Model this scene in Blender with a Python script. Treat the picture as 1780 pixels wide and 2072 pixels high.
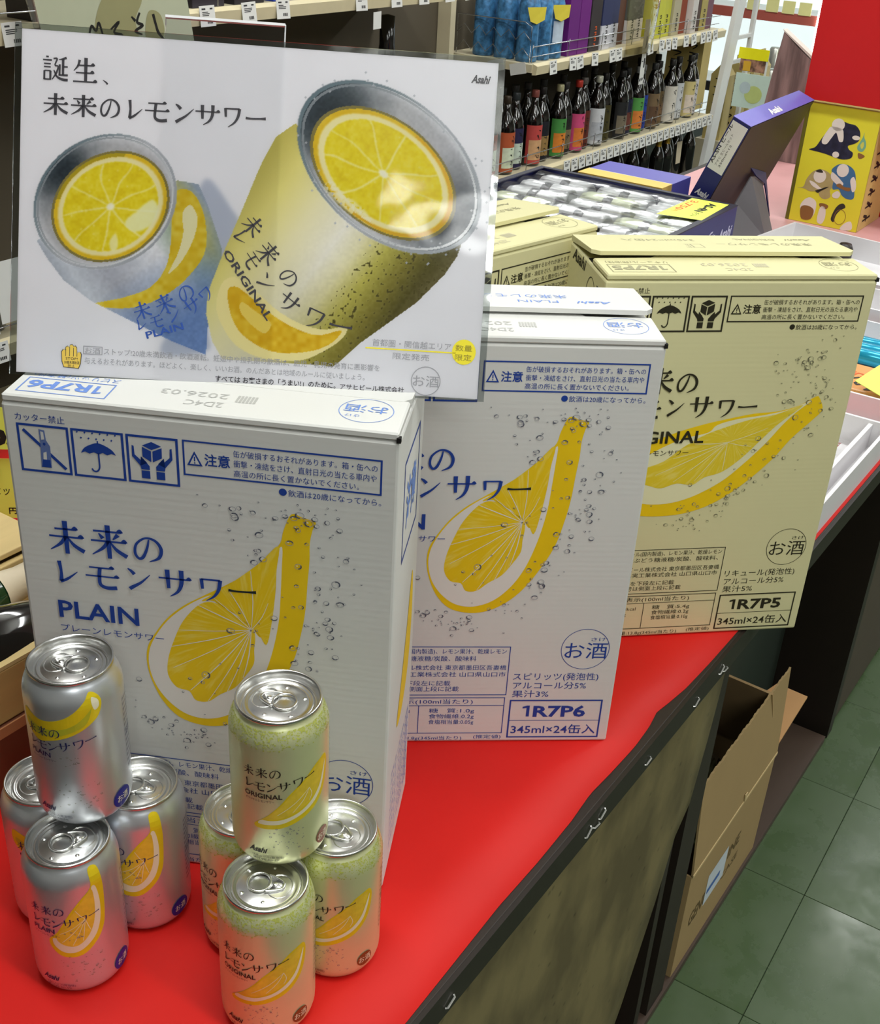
import bpy, bmesh, math, random
import numpy as np
from mathutils import Vector, Matrix
for o in list(bpy.data.objects): bpy.data.objects.remove(o)
SC = bpy.context.scene; COL = SC.collection
PI = math.pi
HT = 0.76                      # height of the table top
TH = math.radians(57.3)        # the aisle runs along this direction
E1 = Vector((math.cos(TH), math.sin(TH), 0)); E2 = Vector((-math.sin(TH), math.cos(TH), 0)); OO = Vector((.001, .5585, 0))
def W(s, t, z): return OO + s*E1 + t*E2 + Vector((0, 0, z))   # aisle frame -> world

# ---------------- camera, world, exposure ----------------
cd = bpy.data.cameras.new('camera'); cam = bpy.data.objects.new('camera', cd); COL.objects.link(cam); SC.camera = cam
R_ = Vector((.9981616, .02937571, .05301408)); U_ = Vector((-.06060879, .48378637, .87308494)); F_ = Vector((0, .87469298, -.4846774))
cam.matrix_world = Matrix(((R_.x, U_.x, -F_.x, 0), (R_.y, U_.y, -F_.y, 0), (R_.z, U_.z, -F_.z, HT+.72558), (0, 0, 0, 1)))
cd.sensor_fit = 'VERTICAL'; cd.sensor_height = 36; cd.lens = 2395.7*36/2072; cd.clip_start = .02; cd.clip_end = 60
wd = bpy.data.worlds.new('world'); SC.world = wd; wd.use_nodes = True
wd.node_tree.nodes['Background'].inputs[0].default_value = (.9, .95, 1, 1); wd.node_tree.nodes['Background'].inputs[1].default_value = .05
SC.view_settings.view_transform = 'Standard'; SC.view_settings.look = 'None'; SC.view_settings.gamma = 1; SC.view_settings.use_curve_mapping = False
SC.view_settings.exposure = 0.0
LAMP_W = 16.2                  # power of one ceiling lamp

# ---------------- helpers ----------------
def lin(c):
    return tuple(((v/255)/12.92 if v/255 <= .04045 else ((v/255+.055)/1.055)**2.4) for v in c)
MATS = {}
def mat(name, c, rough=.6, metal=0, var=.06, vs=30, bump=0, bs=200, emit=0, coat=0, spec=.5, stretch=None, trans=0, alpha=1, ior=1.45, coat_r=.1):
    if name in MATS: return MATS[name]
    m = bpy.data.materials.new(name); m.use_nodes = True; nt = m.node_tree; b = nt.nodes['Principled BSDF']
    L = lin(c); tc = nt.nodes.new('ShaderNodeTexCoord'); mp = nt.nodes.new('ShaderNodeMapping'); nt.links.new(tc.outputs['Object'], mp.inputs[0])
    hard = var > .27
    if stretch: mp.inputs['Scale'].default_value = stretch
    nz = nt.nodes.new('ShaderNodeTexNoise'); nz.inputs['Scale'].default_value = vs; nz.inputs['Detail'].default_value = 4; nt.links.new(mp.outputs[0], nz.inputs['Vector'])
    mx = nt.nodes.new('ShaderNodeMix'); mx.data_type = 'RGBA'
    mx.inputs[6].default_value = (*[v*(1-var) for v in L], 1); mx.inputs[7].default_value = (*[min(1, v*(1+var)) for v in L], 1)
    if hard:
        mr = nt.nodes.new('ShaderNodeMapRange'); mr.inputs[1].default_value = .38; mr.inputs[2].default_value = .62; nt.links.new(nz.outputs[0], mr.inputs[0]); nt.links.new(mr.outputs[0], mx.inputs[0])
    else: nt.links.new(nz.outputs[0], mx.inputs[0])
    nt.links.new(mx.outputs[2], b.inputs['Base Color'])
    b.inputs['Roughness'].default_value = rough; b.inputs['Metallic'].default_value = metal; b.inputs['Specular IOR Level'].default_value = spec
    b.inputs['Coat Weight'].default_value = coat; b.inputs['Coat Roughness'].default_value = coat_r; b.inputs['IOR'].default_value = ior
    b.inputs['Transmission Weight'].default_value = trans; b.inputs['Alpha'].default_value = alpha
    if emit: b.inputs['Emission Color'].default_value = (*L, 1); b.inputs['Emission Strength'].default_value = emit
    if bump:
        n2 = nt.nodes.new('ShaderNodeTexNoise'); n2.inputs['Scale'].default_value = bs; n2.inputs['Detail'].default_value = 3; nt.links.new(mp.outputs[0], n2.inputs['Vector'])
        bp = nt.nodes.new('ShaderNodeBump'); bp.inputs['Strength'].default_value = bump; bp.inputs['Distance'].default_value = .001
        nt.links.new(n2.outputs[0], bp.inputs['Height']); nt.links.new(bp.outputs[0], b.inputs['Normal'])
    MATS[name] = m; return m
def clear(name, tint=.94, gloss=.08, rough=.05, c=(255, 255, 255), bump=0):
    if name in MATS: return MATS[name]
    m = bpy.data.materials.new(name); m.use_nodes = True; nt = m.node_tree; nt.nodes.remove(nt.nodes['Principled BSDF'])
    out = nt.nodes['Material Output']; tr = nt.nodes.new('ShaderNodeBsdfTransparent'); gl = nt.nodes.new('ShaderNodeBsdfGlossy'); mx = nt.nodes.new('ShaderNodeMixShader')
    L = lin(c); tr.inputs[0].default_value = (L[0]*tint, L[1]*tint, L[2]*tint, 1); gl.inputs['Roughness'].default_value = rough
    fr = nt.nodes.new('ShaderNodeFresnel'); fr.inputs[0].default_value = 1.45
    ad = nt.nodes.new('ShaderNodeMath'); ad.operation = 'ADD'; ad.use_clamp = True; ad.inputs[1].default_value = gloss; nt.links.new(fr.outputs[0], ad.inputs[0])
    nt.links.new(ad.outputs[0], mx.inputs[0]); nt.links.new(tr.outputs[0], mx.inputs[1]); nt.links.new(gl.outputs[0], mx.inputs[2]); nt.links.new(mx.outputs[0], out.inputs[0])
    if bump:
        tc = nt.nodes.new('ShaderNodeTexCoord'); n2 = nt.nodes.new('ShaderNodeTexNoise'); n2.inputs['Scale'].default_value = 18; nt.links.new(tc.outputs['Object'], n2.inputs['Vector'])
        bp = nt.nodes.new('ShaderNodeBump'); bp.inputs['Strength'].default_value = bump; bp.inputs['Distance'].default_value = .01
        nt.links.new(n2.outputs[0], bp.inputs['Height']); nt.links.new(bp.outputs[0], gl.inputs['Normal']); nt.links.new(bp.outputs[0], fr.inputs['Normal'])
    MATS[name] = m; return m
def tag(o, label=None, cat=None, group=None, kind=None):
    if label: o['label'] = label
    if cat: o['category'] = cat
    if group: o['group'] = group
    if kind: o['kind'] = kind
    return o
def empty(name, loc, rz=0, label=None, cat=None, group=None, kind=None):
    o = bpy.data.objects.new(name, None); COL.objects.link(o); o.location = loc; o.rotation_euler = (0, 0, rz); o.empty_display_size = .05
    return tag(o, label, cat, group, kind)
def put(name, me, parent=None, loc=None, rz=None):
    o = bpy.data.objects.new(name, me); COL.objects.link(o)
    if parent: o.parent = parent
    if loc is not None: o.location = loc
    if rz is not None: o.rotation_euler = (0, 0, rz)
    return o
def copy_tree(o, parent=None):
    c = o.copy(); COL.objects.link(c); c.parent = parent
    for ch in list(o.children): copy_tree(ch, c)
    return c
class MB:
    def __init__(s): s.v = []; s.f = []; s.m = []; s.sm = []; s.cur = 0; s.smooth = False
    def add(s, vs, fs, m=None):
        b = len(s.v); s.v += [tuple(v) for v in vs]
        for f in fs: s.f.append([b+i for i in f]); s.m.append(s.cur if m is None else m); s.sm.append(s.smooth)
        return s
    def box(s, x0, x1, y0, y1, z0, z1, m=None):
        v = [(x, y, z) for z in (z0, z1) for y in (y0, y1) for x in (x0, x1)]
        return s.add(v, [(0, 2, 3, 1), (4, 5, 7, 6), (0, 1, 5, 4), (2, 6, 7, 3), (0, 4, 6, 2), (1, 3, 7, 5)], m)
    def prism(s, poly, axis, a, b, m=None):   # poly in the two other axes, extruded along axis
        n = len(poly)
        def P(p, h): return {'z': (p[0], p[1], h), 'y': (p[0], h, p[1]), 'x': (h, p[0], p[1])}[axis]
        v = [P(p, a) for p in poly]+[P(p, b) for p in poly]
        return s.add(v, [list(range(n))[::-1], list(range(n, 2*n))]+[(i, (i+1) % n, n+(i+1) % n, n+i) for i in range(n)], m)
    def tube(s, pts, r, seg=6, m=None, closed=False):
        pts = [Vector(p) for p in pts]; n = len(pts); vs = []; fs = []
        for i, p in enumerate(pts):
            a = pts[(i-1) % n] if (closed or i) else p; b = pts[(i+1) % n] if (closed or i < n-1) else p
            d = (b-a).normalized(); u = d.cross(Vector((0, 0, 1)));
            if u.length < .05: u = d.cross(Vector((0, 1, 0)))
            u.normalize(); w = d.cross(u)
            for k in range(seg): vs.append(p+r*(math.cos(2*PI*k/seg)*u+math.sin(2*PI*k/seg)*w))
        for i in range(n if closed else n-1):
            for k in range(seg): fs.append((i*seg+k, i*seg+(k+1) % seg, ((i+1) % n)*seg+(k+1) % seg, ((i+1) % n)*seg+k))
        if not closed: fs += [list(range(seg))[::-1], [(n-1)*seg+k for k in range(seg)]]
        return s.add(vs, fs, m)
    def lathe(s, prof, seg=24, m=None, mf=None):
        n = len(prof); vs = []; 
        for k in range(seg):
            a = 2*PI*k/seg
            for (r, z) in prof: vs.append((r*math.cos(a), r*math.sin(a), z))
        b = len(s.v); s.v += vs
        for k in range(seg):
            for i in range(n-1):
                q = [k*n+i, ((k+1) % seg)*n+i, ((k+1) % seg)*n+i+1, k*n+i+1]
                if prof[i][0] < 1e-6: q = [q[0], q[2], q[3]]
                elif prof[i+1][0] < 1e-6: q = [q[0], q[1], q[2]]
                s.f.append([b+j for j in q]); s.m.append(mf(i) if mf else (s.cur if m is None else m)); s.sm.append(s.smooth)
        return s
    def mesh(s, name, mats, bevel=0, bseg=2):
        me = bpy.data.meshes.new(name); me.from_pydata(s.v, [], s.f)
        for m in (mats if isinstance(mats, (list, tuple)) else [mats]): me.materials.append(m)
        me.polygons.foreach_set('material_index', s.m); me.polygons.foreach_set('use_smooth', s.sm)
        bm = bmesh.new(); bm.from_mesh(me)
        if bevel: bmesh.ops.remove_doubles(bm, verts=bm.verts, dist=1e-6); bmesh.ops.bevel(bm, geom=bm.edges[:], offset=bevel, segments=bseg, affect='EDGES', profile=.5)
        bmesh.ops.recalc_face_normals(bm, faces=bm.faces); bm.to_mesh(me); bm.free(); me.update(); return me
    def build(s, name, mats, parent=None, loc=None, rz=None, bevel=0, label=None):
        o = put(name, s.mesh(name, mats, bevel), parent, loc, rz)
        if label: o['label'] = label
        return o
def catmull(pts, n=6, closed=True):
    P = [Vector(p) for p in pts]; N = len(P); out = []
    for i in range(N if closed else N-1):
        p0 = P[(i-1) % N] if (closed or i > 0) else P[0]; p1 = P[i]; p2 = P[(i+1) % N]; p3 = P[(i+2) % N] if (closed or i < N-2) else P[-1]
        for k in range(n):
            t = k/n; out.append(tuple(.5*((2*p1)+(p2-p0)*t+(2*p0-5*p1+4*p2-p3)*t*t+(3*p1-p0-3*p2+p3)*t*t*t)))
    if not closed: out.append(tuple(P[-1]))
    return out

# ---------- flat print: text, strokes, shapes in millimetres ----------
_TX = {}
def text_geo(s, bold=0, shear=0):
    k = (s, bold, shear)
    if k in _TX: return _TX[k]
    c = bpy.data.curves.new('t', 'FONT'); c.body = s; c.size = 1; c.resolution_u = 2; c.offset = bold; c.shear = shear
    o = bpy.data.objects.new('t', c); COL.objects.link(o); bpy.context.view_layer.update()
    me = bpy.data.meshes.new_from_object(o.evaluated_get(bpy.context.evaluated_depsgraph_get()))
    v = np.empty(len(me.vertices)*3); me.vertices.foreach_get('co', v); v = v.reshape(-1, 3)[:, :2]; f = [list(p.vertices) for p in me.polygons]
    bpy.data.objects.remove(o); bpy.data.curves.remove(c); bpy.data.meshes.remove(me)
    _TX[k] = (v, f); return _TX[k]
class Dec:
    def code(s, t, x, y, h, w, m=0, lay=0, rot=0):
        c, z = math.cos(rot), math.sin(rot); k = h*.73; u = w/5.0; P = [(0, k*.74), (0, k*.9), (u*.34, k), (u*.56, k), (u*.56, 0), (u*.32, 0), (u*.32, k*.80)]
        s.poly([(x+a*c-b*z, y+a*z+b*c) for a, b in P], m, lay); a = u*.86; return s.text(t[1:], x+a*c, y+a*z, h, w-a, m, lay, bold=.03, rot=rot)
    def __init__(s): s.v = []; s.f = []; s.m = []; s.l = []
    def raw(s, vs, fs, m=0, lay=0):
        b = len(s.v); s.v += [(float(x), float(y), lay) for x, y in vs]
        for f in fs: s.f.append([b+i for i in f]); s.m.append(m)
        return s
    def poly(s, pts, m=0, lay=0): return s.raw(pts, [list(range(len(pts)))], m, lay)
    def sm(s, pts, m=0, lay=0, n=6): return s.poly(catmull(pts, n), m, lay)
    def rect(s, x0, y0, x1, y1, m=0, lay=0): return s.poly([(x0, y0), (x1, y0), (x1, y1), (x0, y1)], m, lay)
    def frame(s, x0, y0, x1, y1, w, m=0, lay=0):
        s.rect(x0, y0, x1, y0+w, m, lay); s.rect(x0, y1-w, x1, y1, m, lay); s.rect(x0, y0+w, x0+w, y1-w, m, lay); return s.rect(x1-w, y0+w, x1, y1-w, m, lay)
    def line(s, x0, y0, x1, y1, w, m=0, lay=0):
        d = Vector((x1-x0, y1-y0)).normalized()*w/2; n = Vector((-d.y, d.x))
        return s.poly([(x0+n.x, y0+n.y), (x0-n.x, y0-n.y), (x1-n.x, y1-n.y), (x1+n.x, y1+n.y)], m, lay)
    def ring(s, x, y, rx, ry, w, m=0, lay=0, n=28, a0=0, a1=2*PI, wj=0):
        full = abs(a1-a0) > 6.28; N = n if full else n+1; vs = []
        for k in range(N):
            a = a0+(a1-a0)*k/n; q = w*(1+wj*math.sin(a*1.0+x)); c, z = math.cos(a), math.sin(a); vs += [(x+rx*c, y+ry*z), (x+(rx-q)*c, y+(ry-q)*z)]
        fs = [(2*k, 2*((k+1) % N), 2*((k+1) % N)+1, 2*k+1) for k in range(n)]
        return s.raw(vs, fs, m, lay)
    def disc(s, x, y, rx, ry=None, m=0, lay=0, n=20):
        ry = ry or rx; return s.poly([(x+rx*math.cos(2*PI*k/n), y+ry*math.sin(2*PI*k/n)) for k in range(n)], m, lay)
    def text(s, t, x, y, h, w=None, m=0, lay=0, bold=0, shear=0, rot=0, anchor='l'):
        v, f = text_geo(t, bold, shear); v = v.copy(); x0 = v[:, 0].min(); x1 = v[:, 0].max(); kx = h if w is None else w/(x1-x0)
        v[:, 0] = (v[:, 0]-x0)*kx; v[:, 1] = v[:, 1]*h
        if anchor == 'c': v[:, 0] -= (x1-x0)*kx/2
        c, z = math.cos(rot), math.sin(rot); return s.raw([(x+a*c-b*z, y+a*z+b*c) for a, b in v], f, m, lay)
    def stroke(s, pts, ws, m=0, lay=0, n=5):
        P = catmull(pts, n, False) if len(pts) > 2 else [pts[0], pts[1]]; N = len(P)
        if len(pts) > 2: Wd = [float(np.interp(i/(N-1)*(len(pts)-1), range(len(pts)), ws)) for i in range(N)]
        else: Wd = ws
        vs = []
        for i, p in enumerate(P):
            a = Vector(P[max(0, i-1)]); b = Vector(P[min(N-1, i+1)]); d = (b-a).normalized(); q = Vector((-d.y, d.x))*Wd[i]/2
            vs += [(p[0]+q.x, p[1]+q.y), (p[0]-q.x, p[1]-q.y)]
        return s.raw(vs, [(2*i, 2*i+1, 2*i+3, 2*i+2) for i in range(N-1)], m, lay)
    def glyph(s, g, x, y, w, h=None, m=0, lay=0, rot=0, k=1.0):
        h = h or w; c, z = math.cos(rot), math.sin(rot); sub = Dec()
        for pts, ws in GLY[g]: sub.stroke([(a/100*w, b/100*h) for a, b in pts], [q*k*(w+h)/200 for q in ws])
        return s.raw([(x+a*c-b*z, y+a*z+b*c) for a, b, _ in sub.v], sub.f, m, lay)
    def mesh(s, name, mats, fn):
        me = bpy.data.meshes.new(name); me.from_pydata([fn(*v) for v in s.v], [], s.f)
        for m in (mats if isinstance(mats, (list, tuple)) else [mats]): me.materials.append(m)
        me.polygons.foreach_set('material_index', s.m); me.update(); return me
    def build(s, name, mats, fn, parent=None, label=None):
        o = put(name, s.mesh(name, mats, fn), parent)
        if label: o['label'] = label
        return o
def H_(x0, y0, x1, y1, w=5): # horizontal stroke with the little triangle at its end
    return [([(x0, y0), (x1, y1)], [w, w]), ([(x1-13, y1+w*.4), (x1-5, y1+5), (x1+3, y1)], [0.5, 9, 2])]
GLY = {
 '未': H_(22, 72, 80, 73)+H_(6, 50, 94, 51)+[([(50, 96), (50, 2)], [12, 10]), ([(48, 50), (34, 30), (6, 10)], [9, 8, 2]), ([(54, 50), (70, 28), (95, 12)], [3, 9, 11])],
 '来': H_(12, 78, 86, 79)+H_(4, 50, 96, 51)+[([(50, 97), (50, 1)], [12, 10]), ([(26, 72), (36, 58)], [3, 11]), ([(76, 72), (62, 57)], [11, 3]), ([(48, 50), (34, 30), (5, 9)], [9, 8, 2]), ([(54, 50), (70, 28), (96, 11)], [3, 9, 11])],
 'の': [([(54, 80), (48, 52), (34, 20), (20, 14), (10, 32), (16, 62), (44, 84), (74, 78), (90, 52), (82, 22), (52, 6)], [4, 7, 9, 8, 8, 7, 6, 8, 10, 9, 2])],
 'レ': [([(24, 90), (28, 50), (25, 12)], [13, 9, 14]), ([(22, 10), (50, 24), (88, 54)], [10, 9, 2])],
 'モ': H_(16, 82, 84, 83)+H_(4, 50, 96, 51)+[([(46, 82), (43, 50), (44, 20), (62, 9), (90, 12)], [11, 10, 10, 11, 12])],
 'ン': [([(12, 86), (24, 78), (36, 66)], [4, 10, 13]), ([(14, 8), (26, 16), (60, 38), (94, 70)], [12, 12, 8, 2])],
 'サ': H_(2, 62, 98, 63)+[([(29, 90), (31, 30)], [13, 9]), ([(71, 92), (70, 50), (58, 22), (34, 4)], [13, 11, 8, 2])],
 'ワ': [([(15, 84), (18, 46)], [12, 9])]+[([(14, 82), (84, 83)], [6, 7]), ([(84, 84), (78, 50), (60, 22), (30, 2)], [13, 11, 8, 2])],
 'ー': [([(4, 50), (30, 48), (70, 50), (96, 52)], [10, 7, 7, 12])],
 '、': [([(20, 30), (45, 16), (60, 2)], [3, 12, 15])],
 '生': H_(20, 68, 84, 69)+H_(14, 40, 82, 41)+H_(4, 7, 94, 8)+[([(52, 97), (52, 7)], [12, 10]), ([(28, 88), (22, 66), (6, 46)], [9, 7, 2])],
 '誕': [([(14, 92), (24, 92)], [6, 5]), ([(2, 80), (36, 80)], [5, 6]), ([(6, 66), (32, 66)], [5, 5]), ([(6, 54), (32, 54)], [5, 5]), ([(8, 40), (8, 6)], [7, 7]), ([(8, 40), (32, 40)], [4, 5]), ([(31, 40), (31, 6)], [8, 7]), ([(8, 8), (32, 8)], [5, 5]),
        ([(42, 86), (56, 86), (48, 62), (60, 58), (54, 34), (38, 8)], [5, 6, 5, 5, 7, 3]), ([(44, 44), (56, 20), (78, 10), (98, 9)], [3, 7, 9, 9]), ([(92, 92), (76, 86), (62, 84)], [9, 6, 2]), ([(79, 86), (79, 26)], [9, 8]), ([(79, 58), (97, 58)], [5, 6]), ([(66, 66), (66, 26)], [7, 7]), ([(62, 26), (98, 27)], [5, 7])],
}
TITLE1 = '未来の'; TITLE2 = 'レモンサワー'

# ---------------- ceiling lamps (the light of the shop) ----------------
LZ = 2.75
m_tube = mat('lamp_tube', (255, 252, 240), emit=2.5, var=.001); m_wht = mat('white_metal', (225, 225, 222), .45, var=.02)
lamp0 = None
for si, s, ti, t in ((0, -1.47, 1, -1.6), (1, -.05, 1, -1.6), (1, -.05, 2, .05), (2, 1.9, 1, -1.6), (2, 1.9, 2, .05), (2, 1.9, 3, 1.65), (3, 3.8, 1, -1.6), (3, 3.8, 2, .05), (3, 3.8, 3, 1.65), (4, 5.7, 1, -1.6), (4, 5.7, 2, .05), (4, 5.7, 3, 1.65)):
    if True:
        L = bpy.data.lights.new('lamp_light', 'AREA'); L.shape = 'RECTANGLE'; L.size = .16; L.size_y = 1.22; L.energy = LAMP_W; L.color = (.975, 1, .985)
        r = empty('ceiling_lamp', W(s, t, LZ-.22), TH, ['single ', 'first-row ', 'second-row ', 'third-row ', 'farthest-row '][si]+['far right', 'right-hand', 'middle', 'left-hand'][ti]+' white fluorescent ceiling lamp'+(' behind the photographer' if si == 0 else ''), 'ceiling lamp', 'ceiling lamps above the aisles')
        if lamp0 is None:
            h = MB().box(-.12, .12, -.64, .64, -.03, 0).box(-.01, .01, -.5, -.48, 0, .22).box(-.01, .01, .48, .5, 0, .22).mesh('lamp_housing', m_wht)
            tb = MB(); tb.smooth = True; tb.tube([(-.05, -.6, -.05), (-.05, .6, -.05)], .014, 8).tube([(.05, -.6, -.05), (.05, .6, -.05)], .014, 8); tm = tb.mesh('lamp_tubes', m_tube); lamp0 = (h, tm)
        put('housing', lamp0[0], r); put('lamp_tubes', lamp0[1], r)
        lo = bpy.data.objects.new('lamp_light', L); COL.objects.link(lo); lo.parent = r; lo.location = (0, 0, -.068)
        L2 = L.copy(); L2.energy = LAMP_W*.34; L2.size = .5; lo = bpy.data.objects.new('lamp_uplight', L2); COL.objects.link(lo); lo.parent = r; lo.location = (0, 0, .004); lo.rotation_euler = (PI, 0, 0)

# ---------------- the room ----------------
def struct(name, o): o.name = name; o['kind'] = 'structure'; return o
m_wall = mat('wall_paint', (205, 200, 188), .8, bump=.2); m_ceil = mat('ceiling_board', (225, 224, 218), .85, bump=.3)
m_floor = mat('floor_tile', (72, 91, 60), .30, var=.2, vs=7, bump=.3, bs=18, spec=.55)
nt = m_floor.node_tree; b = nt.nodes['Principled BSDF']; tc = nt.nodes.new('ShaderNodeTexCoord'); oi = nt.nodes.new('ShaderNodeObjectInfo'); vm = nt.nodes.new('ShaderNodeVectorMath'); vm.operation = 'ADD'; nt.links.new(tc.outputs['Object'], vm.inputs[0]); nt.links.new(oi.outputs['Location'], vm.inputs[1])
n2 = nt.nodes.new('ShaderNodeTexNoise'); n2.inputs['Scale'].default_value = 5; n2.inputs['Detail'].default_value = 8; n2.inputs['Roughness'].default_value = .7; nt.links.new(vm.outputs[0], n2.inputs['Vector'])
mr = nt.nodes.new('ShaderNodeMapRange'); mr.inputs[1].default_value = .4; mr.inputs[2].default_value = .7; mr.inputs[3].default_value = .18; mr.inputs[4].default_value = .5; nt.links.new(n2.outputs[0], mr.inputs[0]); nt.links.new(mr.outputs[0], b.inputs['Roughness'])
m_grout = mat('floor_joint', (40, 52, 42), .8)
S0, S1, T0, T1 = -4.6, 9.4, -4.2, 4.4
struct('floor', MB().box(S0, S1, T0, T1, -.08, -.003).build('floor', m_grout, None, W(0, 0, 0), TH))
FL = bpy.data.objects['floor']
tile = MB().box(-.1433, .1433, -.1433, .1433, -.003, 0).mesh('floor_tile', m_floor, bevel=.0006, bseg=1)
PV = W(1.0895, -.0675, 0)         # a tile corner
a0 = math.radians(58.5); ex = Vector((math.cos(a0), math.sin(a0), 0)); ey = Vector((-math.sin(a0), math.cos(a0), 0))
inv = (Matrix.Translation(W(0, 0, 0)) @ Matrix.Rotation(TH, 4, 'Z')).inverted()
for i in range(-5, 16):
    for j in range(-6, 2):
        p = PV+ex*(.2875*(i+.5))+ey*(.2875*(j+.5)); q = inv @ p
        o = put('floor_tile', tile, FL, q, a0-TH)
struct('ceiling', MB().box(S0, S1, T0, T1, LZ, LZ+.1).build('ceiling', m_ceil, None, W(0, 0, 0), TH))
struct('wall_front', MB().box(S1, S1+.1, T0, T1, -.08, LZ).build('wall_front', m_wall, None, W(0, 0, 0), TH))
struct('wall_back', MB().box(S0-.1, S0, T0, T1, -.08, LZ).build('wall_back', m_wall, None, W(0, 0, 0), TH))
struct('wall_left', MB().box(S0, S1, T1, T1+.1, -.08, LZ).build('wall_left', m_wall, None, W(0, 0, 0), TH))
struct('wall_right', MB().box(S0, S1, T0-.1, T0, -.08, LZ).build('wall_right', m_wall, None, W(0, 0, 0), TH))

# ---------------- display table ----------------
m_dk = mat('dark_wood', (40, 31, 25), .55, var=.2, vs=14, stretch=(1, 8, 8), bump=.2); m_edge = mat('dark_wood_edge', (32, 25, 20), .5, var=.15)
m_grn = mat('green_backboard', (44, 54, 46), .7); m_brn = mat('brown_panel', (75, 60, 50), .5, var=.12, vs=10, stretch=(1, 6, 6))
TB = empty('display_table', W(0, 0, 0), TH, 'long dark brown wooden display table carrying the drink boxes, open at the front', 'table')
MB().box(-.215, 3.3, 0, .98, .732, .7585).build('tabletop', m_dk, TB, bevel=.001)
MB().box(-.215, 3.3, -.004, 0, .73, .7585).build('front_edge', m_edge, TB)
MB().box(-.18, 1.5, .036, .95, .002, .016).build('bottom_board', m_brn, TB)
MB().box(.655, .672, .042, .16, .002, .732).build('divider', m_dk, TB)
MB().box(.700, .757, .040, .16, .002, .732).build('divider', m_dk, TB)
MB().box(1.515, 1.545, .036, .95, .002, .732).build('divider', m_edge, TB)
MB().box(1.545, 3.3, .04, .95, .016, .732).build('closed_front', m_brn, TB)
MB().box(-.18, 1.515, .162, .174, .016, .732).build('back_board', m_grn, TB)
MB().box(-.21, -.18, .036, .95, 0, .732).build('divider', m_dk, TB)
MB().box(3.2, 3.3, .06, .9, 0, .016).build('foot', m_dk, TB)
m_st = mat('staple_steel', (225, 225, 220), .3, metal=.7)
stp = [(.045, .742, 20), (.262, .744, 35), (.278, .740, -10), (.288, .746, 25), (.383, .742, 10), (.497, .742, 25), (.562, .745, 30), (.575, .738, -5), (.76, .741, 15), (.785, .736, -30)]
for s, z, a in stp:
    a = math.radians(a); dx, dz = .006*math.cos(a), .006*math.sin(a)
    MB().tube([(s-dx, -.0045, z-dz), (s-dx*.8, -.0062, z-dz*.8), (s+dx*.8, -.0062, z+dz*.8), (s+dx, -.0045, z+dz)], .0008, 5).build('staple', m_st, TB)
# red sheet over the top, its cut edge a little wavy
m_red = mat('red_sheet', (206, 26, 20), .5, var=.05, vs=6, bump=.25, bs=35, spec=.35)
kn = [(-.215, .004), (.0, .0035), (.06, .005), (.13, .007), (.19, .006), (.25, .007), (.29, .010), (.33, .008), (.375, .007), (.41, .009), (.435, .013), (.455, .010), (.49, .006), (.55, .004), (.64, .003), (.8, .003), (1.0, .002), (1.288, .0015)]
sv = []; NT = 16
for i in range(140):
    s = -.214+1.502*i/139; t0 = float(np.interp(s, [k[0] for k in kn], [k[1] for k in kn]))
    for j in range(NT+1):
        q = j/NT; t = t0+(.96-t0)*q
        sv.append((s, t, .7592+.0004*math.sin(7*s+3*t)))
cl = MB(); cl.smooth = True; cl.add(sv, [(i*(NT+1)+j, (i+1)*(NT+1)+j, (i+1)*(NT+1)+j+1, i*(NT+1)+j+1) for i in range(139) for j in range(NT)])
RS = cl.build('red_sheet', m_red, None, W(0, 0, 0), TH); tag(RS, 'bright red sheet stapled over the near part of the display table', 'table cover')
mod = RS.modifiers.new('thick', 'SOLIDIFY'); mod.thickness = .0006; mod.offset = -1
m_pink = mat('pink_sheet', (214, 160, 160), .45, var=.05); 
PS = MB().box(1.292, 3.28, .02, .96, .7586, .7598).build('pink_sheet', m_pink, None, W(0, 0, 0), TH); tag(PS, 'pale pink sheet with thin dark lines beyond the red one', 'table cover')
for q in range(8): MB().box(1.3+.06*q, 1.3012+.06*q, .03, .9, .7598, .7600).build('joint_line', m_edge, PS)
# mottled olive sheet hanging in the near bay
m_ol = mat('olive_sheet', (112, 102, 68), .75, var=.28, vs=16, bump=.3, bs=40, stretch=(1, 1, .55))
def olive_mat():
    nt = m_ol.node_tree; b = nt.nodes['Principled BSDF']; tc = nt.nodes.new('ShaderNodeTexCoord'); v = nt.nodes.new('ShaderNodeTexVoronoi'); v.inputs['Scale'].default_value = 42; nt.links.new(tc.outputs['Object'], v.inputs['Vector'])
    r = nt.nodes.new('ShaderNodeMapRange'); r.inputs[1].default_value = .06; r.inputs[2].default_value = .16; r.inputs[3].default_value = .62; r.inputs[4].default_value = 1; nt.links.new(v.outputs['Distance'], r.inputs[0])
    mm = nt.nodes.new('ShaderNodeMix'); mm.data_type = 'RGBA'; mm.blend_type = 'MULTIPLY'; mm.inputs[0].default_value = 1
    src = b.inputs['Base Color'].links[0].from_socket; nt.links.new(src, mm.inputs[6]); nt.links.new(r.outputs[0], mm.inputs[7]); nt.links.new(mm.outputs[2], b.inputs['Base Color'])
olive_mat()
def edge_s(z): return float(np.interp(z, [0, .05, .217, .374, .465, .473, .54, .581, .638, .73], [.40, .43, .52, .575, .598, .628, .640, .648, .655, .660]))
ov = []; NZ = 24; NS = 16
for k in range(NZ+1):
    z = .02+.708*k/NZ; r = edge_s(z)
    for i in range(NS+1):
        q = i/NS; s = -.175+(r+.175)*q; ov.append((s, .018+.012*(1-z/.73)+.004*math.sin(9*s), z))
os_ = MB(); os_.smooth = True; os_.add(ov, [(k*(NS+1)+i, k*(NS+1)+i+1, (k+1)*(NS+1)+i+1, (k+1)*(NS+1)+i) for k in range(NZ) for i in range(NS)])
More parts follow.
